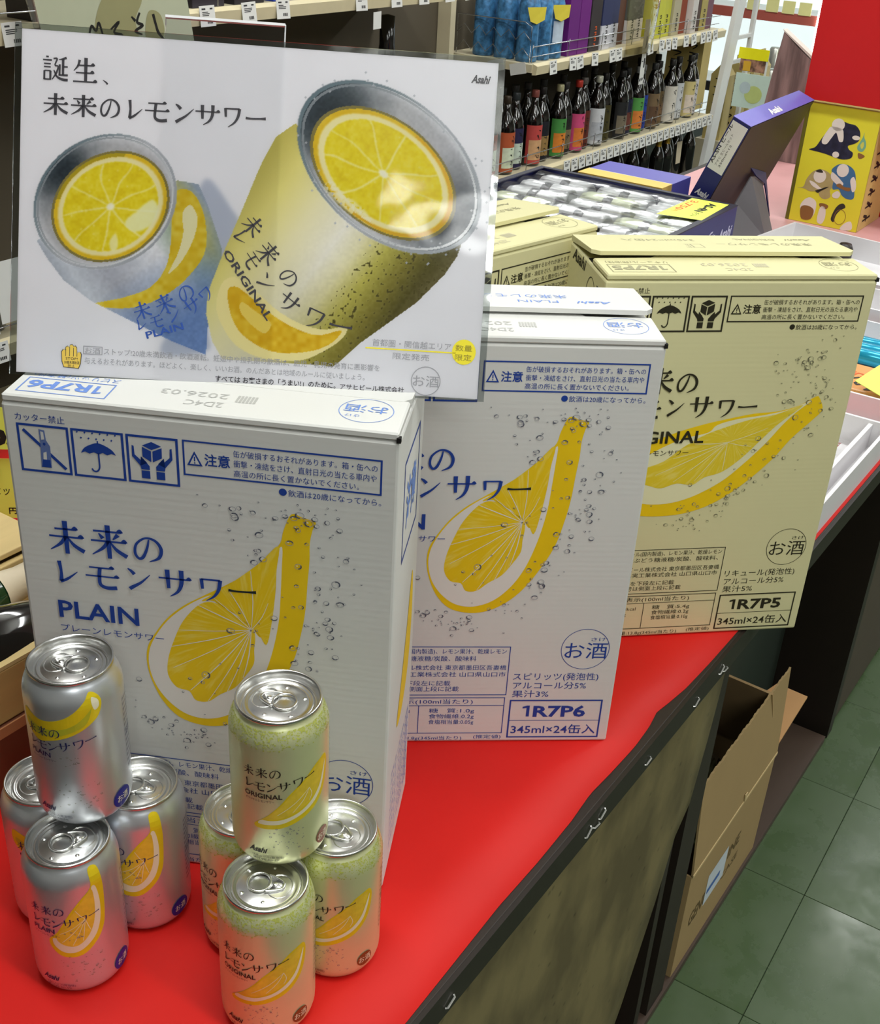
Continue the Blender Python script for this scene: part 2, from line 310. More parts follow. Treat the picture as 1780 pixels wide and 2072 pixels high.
OS = os_.build('wood_sheet', m_ol, None, W(0, 0, 0), TH); tag(OS, 'mottled olive wood-print sheet leaning in the near front bay of the table', 'panel')
mod = OS.modifiers.new('thick', 'SOLIDIFY'); mod.thickness = .004; mod.offset = 1
# open brown cardboard box standing in the second bay
m_card = mat('cardboard', (168, 142, 98), .8, var=.06, vs=12, bump=.15, bs=60); m_card_in = mat('cardboard_inside', (178, 148, 104), .8, var=.05)
CB = empty('cardboard_box', W(.785, .040, .0), TH, 'open brown cardboard box with torn upright flaps under the table edge', 'box')
w, d, h = .340, .112, .225
MB().box(0, w, 0, .003, 0.0, h).build('front_wall', m_card, CB); MB().box(0, w, d-.003, d, .016, h).build('back_wall', m_card, CB)
MB().box(0, .003, .003, d-.003, .016, h).build('side_wall', m_card, CB); MB().box(w-.003, w, .003, d-.003, .016, h).build('side_wall', m_card, CB)
MB().box(.003, w-.003, .003, d-.003, .017, .02).build('bottom', m_card_in, CB)
N = 46; up = [(w-.002, h+.172)]+[(w-.004-(w-.0)*(i/N), h+.172-.0022*(i % 2)-.0012*math.sin(i*.9)) for i in range(1, N)]+[(-.004, h+.168)]
MB().prism([(0, h+.003), (w, h+.003)]+up, 'y', -.002, .001).build('front_flap', m_card, CB)
for v_ in bpy.data.objects['front_flap'].data.vertices if False else [v for o in CB.children if o.name.startswith('front_flap') for v in o.data.vertices]: v_.co.y += max(0, v_.co.z-h)*.06
MB().prism([(.0, h), (w, h), (w, h+.005), (0, h+.005)], 'y', -.0026, -.0014).build('crease', mat('card_crease', (205, 182, 135), .8), CB, label='pale torn crease line')
MB().prism([(.19, h+.02), (.20, h+.019), (.197, h+.003), (.192, h+.006)], 'y', -.0034, -.002).build('torn_shred', MATS['card_crease'], CB)
bf = MB().add([(w-.008, .002, h), (w-.008, d-.002, h), (w-.095, d-.01, h+.178), (w-.09, .006, h+.172), (w-.005, .002, h), (w-.005, d-.002, h), (w-.092, d-.01, h+.18), (w-.087, .006, h+.174)], [(0, 1, 2, 3), (7, 6, 5, 4), (0, 4, 5, 1), (1, 5, 6, 2), (2, 6, 7, 3), (3, 7, 4, 0)]); bf.build('inner_flap', m_card_in, CB)
rf = MB().add([(w, .004, h), (w, d-.004, h), (w+.165, .062, h+.012), (w+.165, .006, h+.010), (w, .004, h+.003), (w, d-.004, h+.003), (w+.165, .062, h+.015), (w+.165, .006, h+.013)], [(3, 2, 1, 0), (4, 5, 6, 7), (0, 1, 5, 4), (1, 2, 6, 5), (2, 3, 7, 6), (3, 0, 4, 7)]); rf.build('side_flap', mat('cardboard_orange_lit', (196, 150, 100), .8), CB)  # the orange light on this flap is put into its card colour
m_lab = mat('label_paper', (205, 215, 225), .7); dd = Dec(); dd.rect(92, 88, 172, 152, 0, 0); dd.rect(98, 108, 150, 118, 1, 1)
dd.build('shipping_label', [m_lab, mat('label_blue', (70, 110, 180), .6)], lambda x, y, l: (x/1000, -.0004-l*.0003, y/1000), CB, 'pale shipping label with a blue bar')
m_ink = mat('carton_ink', (95, 78, 45), .8); dd = Dec(); dd.text('GENU', 34, 92, 40, 70, shear=.1, bold=.02); dd.text('INE', 178, 118, 34, 50, bold=.02); dd.text('CASE', 165, 80, 20, 70)
dd.build('lettering', m_ink, lambda x, y, l: (x/1000, -.0003, y/1000), CB)
m_bag = clear('clear_film', .8, .12, .15, bump=.5)
bg = []; rnd = random.Random(3)
for j in range(9):
    for i in range(9): bg.append((.02+.28*i/8, .01+.09*j/8, .17+.05*rnd.random()+.05*math.sin(i*.9)*math.sin(j)))
PB = MB().add(bg, [(j*9+i, j*9+i+1, j*9+i+10, j*9+i+9) for j in range(8) for i in range(8)]).build('plastic_bag', m_bag, None, W(.787, .042, 0), TH); tag(PB, 'crumpled clear plastic bag lying inside the open cardboard box', 'bag')
PK = MB().box(.02, .24, .012, .095, .021, .155).build('packet', mat('dark_red_pack', (110, 22, 26), .4), None, W(.79, .03, 0), TH, bevel=.008); tag(PK, 'dark red packet under plastic inside the open cardboard box', 'packet')

# ---------------- the drink cartons ----------------
CW, CD, CH = .2663, .1248, .4025
def carton_mat(name, c, var=.04):
    m = mat(name, c, .72, var=var, vs=5, spec=.3)
    nt = m.node_tree; b = nt.nodes['Principled BSDF']; tc = nt.nodes.new('ShaderNodeTexCoord')
    wv = nt.nodes.new('ShaderNodeTexWave'); wv.wave_type = 'BANDS'; wv.bands_direction = 'Z'; wv.inputs['Scale'].default_value = 62; wv.inputs['Distortion'].default_value = 1.2; wv.inputs['Detail'].default_value = 2
    nt.links.new(tc.outputs['Object'], wv.inputs['Vector'])
    nz = nt.nodes.new('ShaderNodeTexNoise'); nz.inputs['Scale'].default_value = 1; mp = nt.nodes.new('ShaderNodeMapping'); mp.inputs['Scale'].default_value = (8, 8, 300); nt.links.new(tc.outputs['Object'], mp.inputs[0]); nt.links.new(mp.outputs[0], nz.inputs['Vector'])
    ad = nt.nodes.new('ShaderNodeMath'); ad.operation = 'ADD'; ml = nt.nodes.new('ShaderNodeMath'); ml.operation = 'MULTIPLY'; ml.inputs[1].default_value = .4; nt.links.new(wv.outputs['Fac'], ml.inputs[0]); nt.links.new(ml.outputs[0], ad.inputs[0]); nt.links.new(nz.outputs[0], ad.inputs[1])
    bp = nt.nodes.new('ShaderNodeBump'); bp.inputs['Strength'].default_value = .09; bp.inputs['Distance'].default_value = .0006
    nt.links.new(ad.outputs[0], bp.inputs['Height']); nt.links.new(bp.outputs[0], b.inputs['Normal']); return m
m_cw = carton_mat('carton_white', (212, 212, 208)); m_cy = carton_mat('carton_cream', (212, 207, 160))
m_gap_shade = mat('gap_shade', (14, 12, 10), .9)  # near-black colour painted as the shade inside carton gaps
m_ib = mat('ink_blue', (22, 62, 150), .6, var=.03); m_ik = mat('ink_olive_black', (38, 34, 16), .6, var=.05); m_ig = mat('ink_grey', (176, 176, 172), .7); m_ibl = mat('ink_pale_blue', (104, 138, 208), .6); m_ikl = mat('ink_pale_olive', (150, 146, 110), .6)
m_ly = mat('lemon_print_yellow', (236, 198, 8), .6, var=.08, vs=40); m_lp = mat('lemon_print_pith', (226, 222, 216), .65, var=.02); m_lpy = mat('lemon_print_pith_cream', (226, 222, 180), .65, var=.02)
def flesh(name, c1, c2, cx, cz):
    m = mat(name, c1, .6); nt = m.node_tree; b = nt.nodes['Principled BSDF']; tc = nt.nodes.new('ShaderNodeTexCoord'); sp = nt.nodes.new('ShaderNodeSeparateXYZ'); nt.links.new(tc.outputs['Object'], sp.inputs[0])
    def mth(op, a, bb=None):
        n = nt.nodes.new('ShaderNodeMath'); n.operation = op
        for i, q in enumerate((a, bb)):
            if q is None: continue
            if isinstance(q, (int, float)): n.inputs[i].default_value = q
            else: nt.links.new(q, n.inputs[i])
        return n.outputs[0]
    dx = mth('SUBTRACT', sp.outputs[0], cx); dz = mth('SUBTRACT', sp.outputs[2], cz); an = mth('ARCTAN2', dz, dx)
    r = mth('POWER', mth('ADD', mth('MULTIPLY', dx, dx), mth('MULTIPLY', dz, dz)), .5)
    cb = nt.nodes.new('ShaderNodeCombineXYZ'); nt.links.new(mth('MULTIPLY', an, 9.0), cb.inputs[0]); nt.links.new(mth('MULTIPLY', r, 22.0), cb.inputs[1])
    nz = nt.nodes.new('ShaderNodeTexNoise'); nz.inputs['Scale'].default_value = 1.6; nz.inputs['Detail'].default_value = 5; nt.links.new(cb.outputs[0], nz.inputs['Vector'])
    rp = nt.nodes.new('ShaderNodeValToRGB'); rp.color_ramp.elements[0].position = .5; rp.color_ramp.elements[0].color = (*lin(c1), 1); rp.color_ramp.elements[1].position = .9; rp.color_ramp.elements[1].color = (*lin(c2), 1)
    nt.links.new(nz.outputs[0], rp.inputs[0]); nt.links.new(rp.outputs[0], b.inputs['Base Color']); return m
m_fa = flesh('lemon_print_flesh', (232, 196, 14), (240, 226, 120), .165, .236); m_fc = flesh('lemon_print_flesh_cream', (222, 196, 40), (236, 226, 140), .150, .235)
front = lambda x, y, l: (x/1000, -.00025-l*.00012, y/1000)
topf = lambda x, y, l: (x/1000, y/1000, CH+.00025+l*.00012)
right = lambda x, y, l: (CW+.00025+l*.00012, x/1000, y/1000)
leftf = lambda x, y, l: (-.00025-l*.00012, .1248-x/1000, y/1000)
WL = ['缶が破損するおそれがあります。箱・缶への', '衝撃・凍結をさけ、直射日光の当たる車内や', '高温の所に長く置かないでください。']
def icons(d):
    d.text('カッター禁止', 9, 384.9, 6, 34)
    for x0, x1 in ((9.2, 44.9), (46.4, 82.4), (84, 119.4)): d.frame(x0, 346.9, x1, 382.5, 1.7)
    d.line(13.5, 378, 40.8, 351, 2.2)
    d.poly([(24.5, 379.3), (28.4, 378.6), (28.8, 371.5), (31.2, 367), (30.8, 351), (23.6, 351), (24.6, 368)], 1, 1); d.poly([(25.6, 377.8), (27.5, 377.4), (27.7, 372), (25.6, 371.5)], 2, 2); d.poly([(25.2, 357), (30.2, 357), (30.4, 351.3), (24.1, 351.3)], 0, 2); d.poly([(26, 362), (28.3, 363), (28, 357), (25.6, 357)], 3, 2); d.disc(27.3, 368.6, .9, 1.1, 0, 2)
    d.poly(catmull([(52.3, 364.9), (55, 369), (60, 372), (64.4, 373.3), (69, 372), (74, 369), (76.5, 365.3)], 4, False)+[(73.5, 366.4), (70.5, 365), (67.5, 366.4), (64.4, 365), (61.3, 366.3), (58.3, 364.9), (55.3, 366.2)], 0, 1); d.rect(64, 372.8, 64.9, 375, 0, 1)
    d.stroke([(64.5, 366), (64.5, 360), (64.3, 355), (62.6, 352.3), (60.2, 352.2), (59, 354)], [1.1, 1.1, 1.1, 1.2, 1.2, 1.1], 0, 1)
    for k in range(11): d.line(50.5+(k % 6)*5.2+2.4*(k//6), 379.6-4*(k//6), 51.3+(k % 6)*5.2+2.4*(k//6), 380.6-4*(k//6), 1.0)
    d.poly([(101.4, 378.4), (108, 375.6), (101.2, 372.4), (94.9, 375.2)], 0, 1); d.poly([(94.8, 374.2), (100.8, 371.4), (100.6, 363.4), (94.8, 367)], 0, 1); d.poly([(101.8, 371.4), (108.2, 374.6), (108, 367), (101.6, 363.4)], 0, 1)
    for sx in (-1, 1):
        X = lambda a: 101.4+sx*a
        d.poly([(X(13.6), 374.8), (X(12.2), 374.2), (X(12), 368), (X(5.5), 361.8), (X(3.6), 362.4), (X(7.8), 367), (X(2.2), 360.2), (X(2.2), 357.4), (X(8), 357.4), (X(8.6), 360), (X(13.8), 366.6)], 0, 1); d.rect(min(X(2.2), X(8)), 350.8, max(X(2.2), X(8)), 356.6, 0, 1)
def warn(d, x0=122.3, x1=255.6, y0=356.4, y1=382.5):
    d.frame(x0, y0, x1, y1, 1.25); k = x0-122.3
    d.poly([(125+k, 364.2), (130.3+k, 374.9), (135.6+k, 364.2)], 0, 1); d.poly([(126.9+k, 365.4), (130.3+k, 372.4), (133.7+k, 365.4)], 4, 2); d.rect(129.9+k, 367.6, 130.8+k, 371, 0, 3); d.disc(130.35+k, 366.4, .55, m=0, lay=3, n=8)
    d.text('注意', 136.8+k, 365.6, 9.6, 17.4, bold=.018)
    for q, (yy, ww) in enumerate(((373.8, 96), (366.6, 95.5), (359.4, 84))): d.text(WL[q], 156.5+k, yy, 5.5, ww)
    d.disc(189.4+k, 351.4, 2.7, m=0, n=18); d.text('飲酒は20歳になってから。', 193+k, 348.9, 5.7, 62.5)
def spec(d, L3, code, vals, a, b, c):
    d.ring(234.2, 106.2, 22.2, 22.2, .55, n=44); d.text('お酒', 215.6, 97.3, 19.6, 39); d.text('さけ', 238.6, 115.4, 4.6, 13)
    d.text(a, 171, 72.4, 8.8, 79); d.text(b, 171.6, 62.2, 8.8, 68); d.text(c, 171.6, 52.6, 8.8, 34)
    d.frame(170.2, 4.6, 257.4, 49, 1.5); d.rect(171.5, 24.6, 256, 25.2); d.code(code, 182.8, 29.6, 17.4, 59.5); d.text('345ml×24缶入', 173.8, 10, 12, 80, bold=.008)
    d.frame(20, 54.6, 166.4, 109, .8); d.frame(20, 10, 165.6, 52, .8); d.rect(20.5, 42.3, 165.4, 42.9); d.rect(86, 10.6, 86.7, 42.3)
    for y, t, w in L3: d.text(t, 24, y, 6, w)
    d.text('栄養成分表示(100ml当たり)', 30, 45, 6, 106)
    d.text('エネルギー:23kcal', 26, 34, 5.4, 52); d.text('たんぱく質:0g', 26, 27, 5.4, 42); d.text('脂質:0g', 26, 20, 5.4, 28)
    for y, t, v in zip((34.6, 28, 21.4), ('糖   質', '食物繊維', '食塩相当量'), vals): d.text(t+':'+v, 96, y, 5.8, 42)
    d.text('純アルコール量:13.8g(345ml当たり)', 24, 1.6+1.2, 5, 104); d.text('(推定値)', 139, 4.2, 4.8, 26)
def title(d, w='PLAIN'):
    for g, x, ww in (('未', 21.5, 27.5), ('来', 52, 27.5), ('の', 82, 23.5)): d.glyph(g, x, 284, ww, 28 if g != 'の' else 24, m=0, lay=6, k=1.12)
    for g, x, y, ww, hh in (('レ', 23.2, 258.5, 20, 21.5), ('モ', 45.5, 257.5, 26, 22), ('ン', 75.5, 259.5, 19.5, 21.5), ('サ', 99.4, 257.6, 24, 25.5), ('ワ', 127.8, 258, 19.5, 22)): d.glyph(g, x, y, ww, hh, 0, 6, k=1.12)
    if w == 'PLAIN': d.text('PLAIN', 23.6, 230.2, 20.4, 59.5, 0, 6, bold=.02)
    else: d.text('ORIGINAL', 23.6, 231.6, 18.4, 96.5, 0, 6, bold=.02)
TOPC = 'プレーンレモンサワー'
def lemon_a(d, m):   # m: yellow, pith, flesh
    out = [(195, 335.2), (203, 333.4), (211.6, 331), (209.6, 325), (207.6, 314), (207.4, 300), (206, 282), (204.5, 260), (201.5, 240), (195.2, 213.4), (182.4, 186.6), (168.7, 166.5), (154.2, 153.5), (139.1, 146.5), (123.6, 145.4), (107.6, 150.6), (96, 164), (89.1, 181), (86.2, 196.5), (87.2, 210), (92, 221), (103, 238), (116, 251), (131, 261.5), (153, 276.4), (170.5, 290.5), (180, 302), (187.2, 312), (189.5, 322)]
    d.sm(out, m[0], 0, 4)
    d.sm([(93.6, 221), (88.6, 208), (87.8, 194), (91.6, 178.5), (100, 165), (112, 155), (126, 151.8), (140, 155), (152, 163), (163, 176), (171, 191), (177, 208), (182, 228), (185.6, 250), (187, 272), (188, 292), (188.6, 308), (186, 306), (184.4, 290), (183.4, 272), (180.6, 252), (177, 236), (171, 232), (165.5, 241), (160, 246), (140, 257.5), (140, 263.5), (131, 260.2), (116.4, 249.6), (103.6, 236.6)], m[1], 1, 4)
    d.sm([(186, 309.6), (172.4, 294.2), (156.2, 279), (139.7, 265), (130, 257.5), (139, 258.4), (152, 251), (162, 242.5), (170, 236), (176, 226), (180, 244), (183, 268), (184.4, 290)], m[2], 2, 4)
    d.sm([(128.5, 254.4), (140.1, 257), (152.8, 249), (165.3, 240.6), (168, 232), (167, 220), (166.4, 208), (159.7, 195.7), (151.6, 184.3), (140.5, 176.5), (131, 168.5), (121.5, 168.4), (116.9, 176), (107.5, 178.4), (101.6, 189), (102.6, 203.5), (107.6, 220), (115.6, 238.5)], m[2], 2, 4)
    cx, cy = 165.3, 237.5
    for ex_, ey_, wd in ((126, 254, .9), (103, 214, .7), (106, 196, .6), (118, 177, .8), (131, 169, .6), (145, 178, .7), (158, 194, .8), (150, 269, .7), (138, 262, .5), (166, 287, .6), (110, 230, .5), (178, 262, .5)): d.stroke([(cx, cy), ((cx+ex_)/2+1.4, (cy+ey_)/2-.8), (ex_, ey_)], [.4, wd, wd*.5], m[1], 3, 3)
def lemon_c(d, m):
    out = [(230, 279), (234, 277), (239.4, 264.5), (230, 252), (212.7, 233), (196.5, 209.5), (170, 182), (142, 161.5), (112, 150.8), (80, 148.6), (58, 152), (42, 162), (33, 176), (30, 192), (34, 206), (46, 218), (66, 232), (92, 243), (118, 251), (140, 256), (168, 261.5), (192, 263.5), (210, 268), (220, 273)]
    d.sm(out, m[0], 0, 4)
    d.sm([(226, 275), (212, 262), (200, 248), (186, 228), (166, 205), (146, 186), (118, 170), (92, 163), (66, 164), (48, 172), (40, 186), (43, 200), (56, 212), (78, 226), (100, 236), (124, 242), (132, 250), (152, 256), (180, 260), (206, 266)], m[1], 1, 4)
    d.sm([(218, 270), (196, 250), (181, 233), (164, 213), (146, 198), (128, 192), (117, 184), (100, 186), (84, 181), (72, 184), (56, 190), (60, 202), (82, 211), (100, 226), (118, 238), (137, 246), (166, 255.5), (192, 260.5)], m[2], 2, 4)
    for ex_, ey_, wd in ((112, 230, .8), (92, 214, .7), (76, 196, .7), (96, 188, .7), (118, 188, .6), (146, 200, .7), (172, 226, .6), (186, 246, .6)): d.stroke([(146, 231), ((146+ex_)/2, (231+ey_)/2-1), (ex_, ey_)], [.4, wd, wd*.5], m[1], 3, 3)
def bubbles(d, seed, curve, n, spread):
    rn = random.Random(seed); P = catmull(curve, 8, False)
    for k in range(n):
        x, y = rn.choice(P); x += rn.gauss(0, spread); y += rn.gauss(0, spread*.9); r = .7+2.6*rn.random()**2.6
        if 9 < x < 256 and 120 < y < 344:
            sq = .72+.25*rn.random(); w = .28+.16*r; a = rn.random()*6
            d.ring(x, y, r, r*sq, w*.55, 0, 4, 14); d.ring(x, y, r, r*sq, w*1.3, 1, 4, 7, a, a+2.3)
            if r > 1.6: d.disc(x-r*.3, y+r*.2, r*.22, r*.16, 2, 5, 8)
CARTON = {}
def carton_parts(kind):
    if kind in CARTON: return CARTON[kind]
    pl = kind == 'plain'; mc = m_cw if pl else m_cy; ink = m_ib if pl else m_ik; pale = m_ibl if pl else m_ikl; pith = m_lp if pl else m_lpy
    mid = mat('ink_mid_blue', (96, 116, 170), .6) if pl else mat('ink_mid_olive', (112, 106, 66), .6)
    P = []
    P.append(('carton_body', MB().box(0, CW, 0, CD, 0, CH-.006).mesh('carton_body', mc, bevel=.0022), None))
    fl = MB(); tw = .058
    fl.prism([(.001, .0), (CW-.001, .0), (CW-.001, .052), (CW-.056, .052), (CW-.062, tw+.004), (.068, tw+.004), (.058, .052), (.001, .050)], 'z', CH-.0055, CH)
    P.append(('front_flap', fl.mesh('front_flap', mc, bevel=.0012, bseg=1), None))
    rfl = MB(); y0, y1 = .050, CD; za, zb = CH+.0065, CH+.0005
    rfl.add([(.008, y0, za), (CW-.006, y0, za), (CW-.0005, y0+.006, za), (CW-.0005, y1, zb), (.0005, y1, zb), (.0005, y0+.006, za)]+[(.008, y0, za-.004), (CW-.006, y0, za-.004), (CW-.0005, y0+.006, za-.004), (CW-.0005, y1, zb-.006), (.0005, y1, zb-.006), (.0005, y0+.006, za-.004)], [(0, 1, 2, 3, 4, 5), (11, 10, 9, 8, 7, 6)]+[(i, 6+i, 6+(i+1) % 6, (i+1) % 6) for i in range(6)])
    P.append(('rear_flap', rfl.mesh('rear_flap', mc), None))
    P.append(('flap_gap_shade', MB().box(.002, CW-.002, .048, .066, CH-.0058, CH-.0052).mesh('flap_gap_shade', m_gap_shade), 'dark strip painted as shade below the lifted flap'))  # dark sheet stands for the shade under the raised flap
    ic = Dec(); icons(ic); P.append(('handling_icons', ic.mesh('handling_icons', [ink, mid, mc, mc], front), None))
    wn = Dec(); warn(wn); P.append(('warning_panel', wn.mesh('warning_panel', [ink, ink, ink, ink, mc], front), None))
    lm = Dec(); (lemon_a if pl else lemon_c)(lm, (0, 1, 2)); P.append(('lemon_picture', lm.mesh('lemon_picture', [m_ly, pith, m_fa if pl else m_fc], front), 'printed yellow lemon wedge'))
    bb = Dec()
    if pl: bubbles(bb, 5, [(140, 342), (170, 335), (200, 338), (222, 325), (222, 300), (222, 270), (214, 240), (200, 205), (185, 180), (165, 160), (140, 140), (110, 132), (90, 142), (78, 160)], 170, 9); bubbles(bb, 9, [(150, 325), (160, 312), (170, 300)], 14, 6); bubbles(bb, 11, [(120, 180), (150, 200), (170, 230), (180, 260), (196, 290), (200, 320)], 26, 10)
    else: bubbles(bb, 7, [(232, 335), (222, 322), (208, 312), (226, 300), (236, 282), (236, 262), (222, 240), (205, 215), (180, 185), (150, 160), (130, 145), (105, 138)], 130, 8); bubbles(bb, 8, [(190, 318), (200, 300), (205, 285), (200, 272)], 26, 8); bubbles(bb, 13, [(90, 160), (120, 165), (150, 190), (200, 240)], 22, 10)
    P.append(('bubbles', bb.mesh('bubbles', [mat('bubble_grey', (150, 152, 160), .6) if pl else mat('bubble_olive', (150, 150, 120), .6), mat('bubble_dark', (92, 98, 116), .6) if pl else mat('bubble_dark_olive', (104, 102, 78), .6), pith], front), None))
    tt = Dec(); title(tt, 'PLAIN' if pl else 'ORIGINAL'); tt.glyph('ー', 149, 258.5, 21.5, 22, 1, 6)
    P.append(('title_lettering', tt.mesh('title_lettering', [ink, m_ik if not pl else mat('ink_overprint', (20, 34, 40), .6)], front), None))
    sp = Dec(); sp.text(TOPC if pl else 'オリジナルレモンサワー', 23.6, 218.2, 7, 77 if pl else 83, 0, 6)
    spec(sp, [(101.5, '原材料名:スピリッツ(国内製造)、レモン果汁、乾燥レモン', 139), (93.5, '果汁、果糖ぶどう糖液糖/炭酸、酸味料', 112), (83.5, '製造者:アサヒビール株式会社 東京都墨田区吾妻橋', 140), (76, '製造所:日本果実工業株式会社 山口県山口市', 140), (66, '賞味期限:年月を下段左に記載', 90), (59.5, '製造所固有記号は側面上段に記載', 98)] if pl else [(101.5, '原材料名:リキュール(国内製造)、レモン果汁、乾燥レモン', 139), (94, 'エキス、果糖ぶどう糖液糖/炭酸、酸味料、', 136), (82.5, '販売者:アサヒビール株式会社 東京都墨田区吾妻橋', 139), (75.5, '製造所:日本果実工業株式会社 山口県山口市', 138), (65.5, '賞味期限:年月を下段左に記載', 92), (59, '製造所固有記号は側面上段に記載', 100)],
         '1R7P6' if pl else '1R7P5', ('1.0g', '0.2g', '0.05g') if pl else ('5.4g', '0.2g', '0.10g'), 'スピリッツ(発泡性)' if pl else 'リキュール(発泡性)', 'アルコール分5%', '果汁3%' if pl else '果汁5%')
    P.append(('small_lettering', sp.mesh('small_lettering', [ink], front), None))
    # print on the top: read from behind, so turned half round
    tp = Dec(); tp.frame(8, 6.4, 69, 30, .9, 0); tp.code('1R7P6' if pl else '1R7P5', 63, 25.5, 17, 52, 0, 0, rot=PI); tp.text('スピリッツ(発泡性)' if pl else 'リキュール(発泡性)', 69, 38.5, 7, 60, 1, rot=PI)
    tp.ring(239, 29.6, 18.4, 18.6, .5, 1, n=40); tp.text('お酒', 253, 37, 13, 29, 0, rot=PI); tp.text('さけ', 236, 22, 4, 10, 1, rot=PI)
    tp.text('2026.03', 146, 33, 11, 46, 2, rot=PI); tp.text('2D4C', 146, 19, 11, 26, 2, rot=PI)
    for k in range(6): tp.rect(152+2.4*k, 22, 153.6+2.4*k, 33, 2)
    P.append(('top_lettering', tp.mesh('top_lettering', [m_ibl if pl else m_ikl, pale, m_ig if pl else mat('ink_grey_cream', (196, 190, 160), .7)], topf), None))
    k_ = (zb-za)/(y1-y0); rft = lambda x, y, l: (x/1000, y/1000, za+(y/1000-y0)*k_+.0003)
    rp = Dec()
    if pl: rp.text('Asahi', 235, 74, 11, 30, 0, bold=.02, shear=.3, rot=PI); rp.text('PLAIN', 190, 74, 11, 34, 0, rot=PI); rp.text(TITLE1+TITLE2, 200, 92, 13, 110, 1, rot=PI)
    else:
        rp.text('345ml×24缶入', 118, 104, 11, 74, 0, rot=PI); rp.frame(34, 66, 118, 82, 1.1); rn = random.Random(2); x = 44
        while x < 108: ww = rn.choice((.6, 1.0, 1.6)); rp.rect(x, 67, x+ww, 81, 0); x += ww+rn.choice((.7, 1.1, 1.8))
        rp.text('Asahi', 245, 108, 10, 30, 0, bold=.02, shear=.3, rot=PI); rp.text('ORIGINAL', 205, 108, 10, 44, 0, rot=PI); rp.text(TITLE1+TITLE2, 235, 88, 13, 100, 1, rot=PI)
    P.append(('flap_lettering', rp.mesh('flap_lettering', [pale, pale], rft), None))
    if pl:
        sd = Dec(); sd.frame(30, 286, 104, 366, 2.6, 0); sd.text('注意', 44, 310, 40, 46, 1, bold=.03); sd.sm([(96, 240), (104, 226), (106, 190), (96, 150), (70, 128), (44, 130), (60, 160), (80, 200)], 2); 
        for q in range(9): sd.text('アルコール分5% 炭酸', 24, 92-9*q, 7, 92, 1)
        P.append(('side_print', sd.mesh('side_print', [m_ib, m_ibl, m_ly], right), None))
    else:
        sd = Dec(); sd.text('Asahi', 12, 384, 16, 48, 0, bold=.03, shear=.3); sd.ring(82, 366, 15, 20, 1.0, 0); sd.text('お酒', 70, 358, 12, 24, 0); sd.frame(100, 346, 120, 384, 1.6); sd.text('注意', 102, 360, 9, 16, 0)
        P.append(('side_print', sd.mesh('side_print', [m_ik], leftf), None))
    ch = MB().box(CW-.0022, CW+.0006, -.0008, .003, CH-.0066, CH-.0030).mesh('corner_gap_shade', m_gap_shade); P.append(('corner_gap_shade', ch, None))  # solid dark block painted as the shade in a corner hole
    CARTON[kind] = P; return P
def carton(kind, x, y, yaw, label):
    r = empty('drink_carton', (x, y, HT), yaw, label, 'carton', 'cartons of canned lemon sour on the red sheet')
    for n, me, lb in carton_parts(kind):
        o = put(n, me, r)
        if lb: o['label'] = lb
    return r
ca = carton('plain', -.2932, .7077, -.0958, 'white carton with blue PLAIN print, the nearest one, carrying the poster')
for ch in ca.children:          # the poster stand presses this carton's rear flap down
    if ch.name.startswith(('rear_flap', 'flap_lettering')): ch.location.z = -.0063
carton('plain', -.0946, .8554, .1016, 'white carton with blue print standing in the middle, behind the nearest carton')
carton('original', .1374, 1.0441, .1886, 'cream ORIGINAL carton on the right whose corner overhangs the table edge')
carton('original', -.0405, 1.0180, .800, 'cream carton at the back, half hidden behind the poster and the white carton')

# ---------------- the cans ----------------
KR, KH = .033, .1212
BODY = [(.0262, .0042), (.0275, .0008), (.0288, .0), (.0300, .0012), (.0318, .0045), (.0328, .0085), (.033, .013), (.033, .1015), (.0327, .1045), (.0318, .1085), (.0302, .1125), (.0288, .1152), (.0278, .1165), (.0274, .1178)]
def canR(h): return float(np.interp(h, [p[1] for p in BODY[2:]], [p[0] for p in BODY[2:]]))
m_al = mat('can_aluminium', (226, 226, 224), .26, metal=1, var=.02, bump=.05, bs=60)
m_als = mat('can_silver_print', (222, 226, 232), .33, metal=.82, var=.04, vs=40); m_aly = mat('can_cream_print', (226, 230, 178), .36, metal=.6, var=.05, vs=40)
m_cb = mat('can_ink_navy', (26, 36, 84), .4); m_cbk = mat('can_ink_black', (34, 34, 26), .4); m_cem = mat('can_emblem_blue', (30, 34, 128), .4); m_cbr = mat('can_emblem_brown', (130, 66, 30), .4)
m_cly = mat('can_lemon_yellow', (232, 206, 30), .38, metal=.25, var=.14, vs=90); m_clp = mat('can_lemon_pith', (238, 232, 200), .4, metal=.2, var=.05); m_clf = mat('can_lemon_flesh', (236, 204, 60), .38, metal=.25, var=.22, vs=160)
m_clg = mat('can_lemon_green_yellow', (196, 196, 50), .38, metal=.3, var=.2, vs=100); m_cdt = mat('can_droplet', (150, 152, 146), .35, metal=.5); m_cgr = mat('can_shoulder_green', (196, 202, 96), .38, metal=.45, var=.25, vs=220)
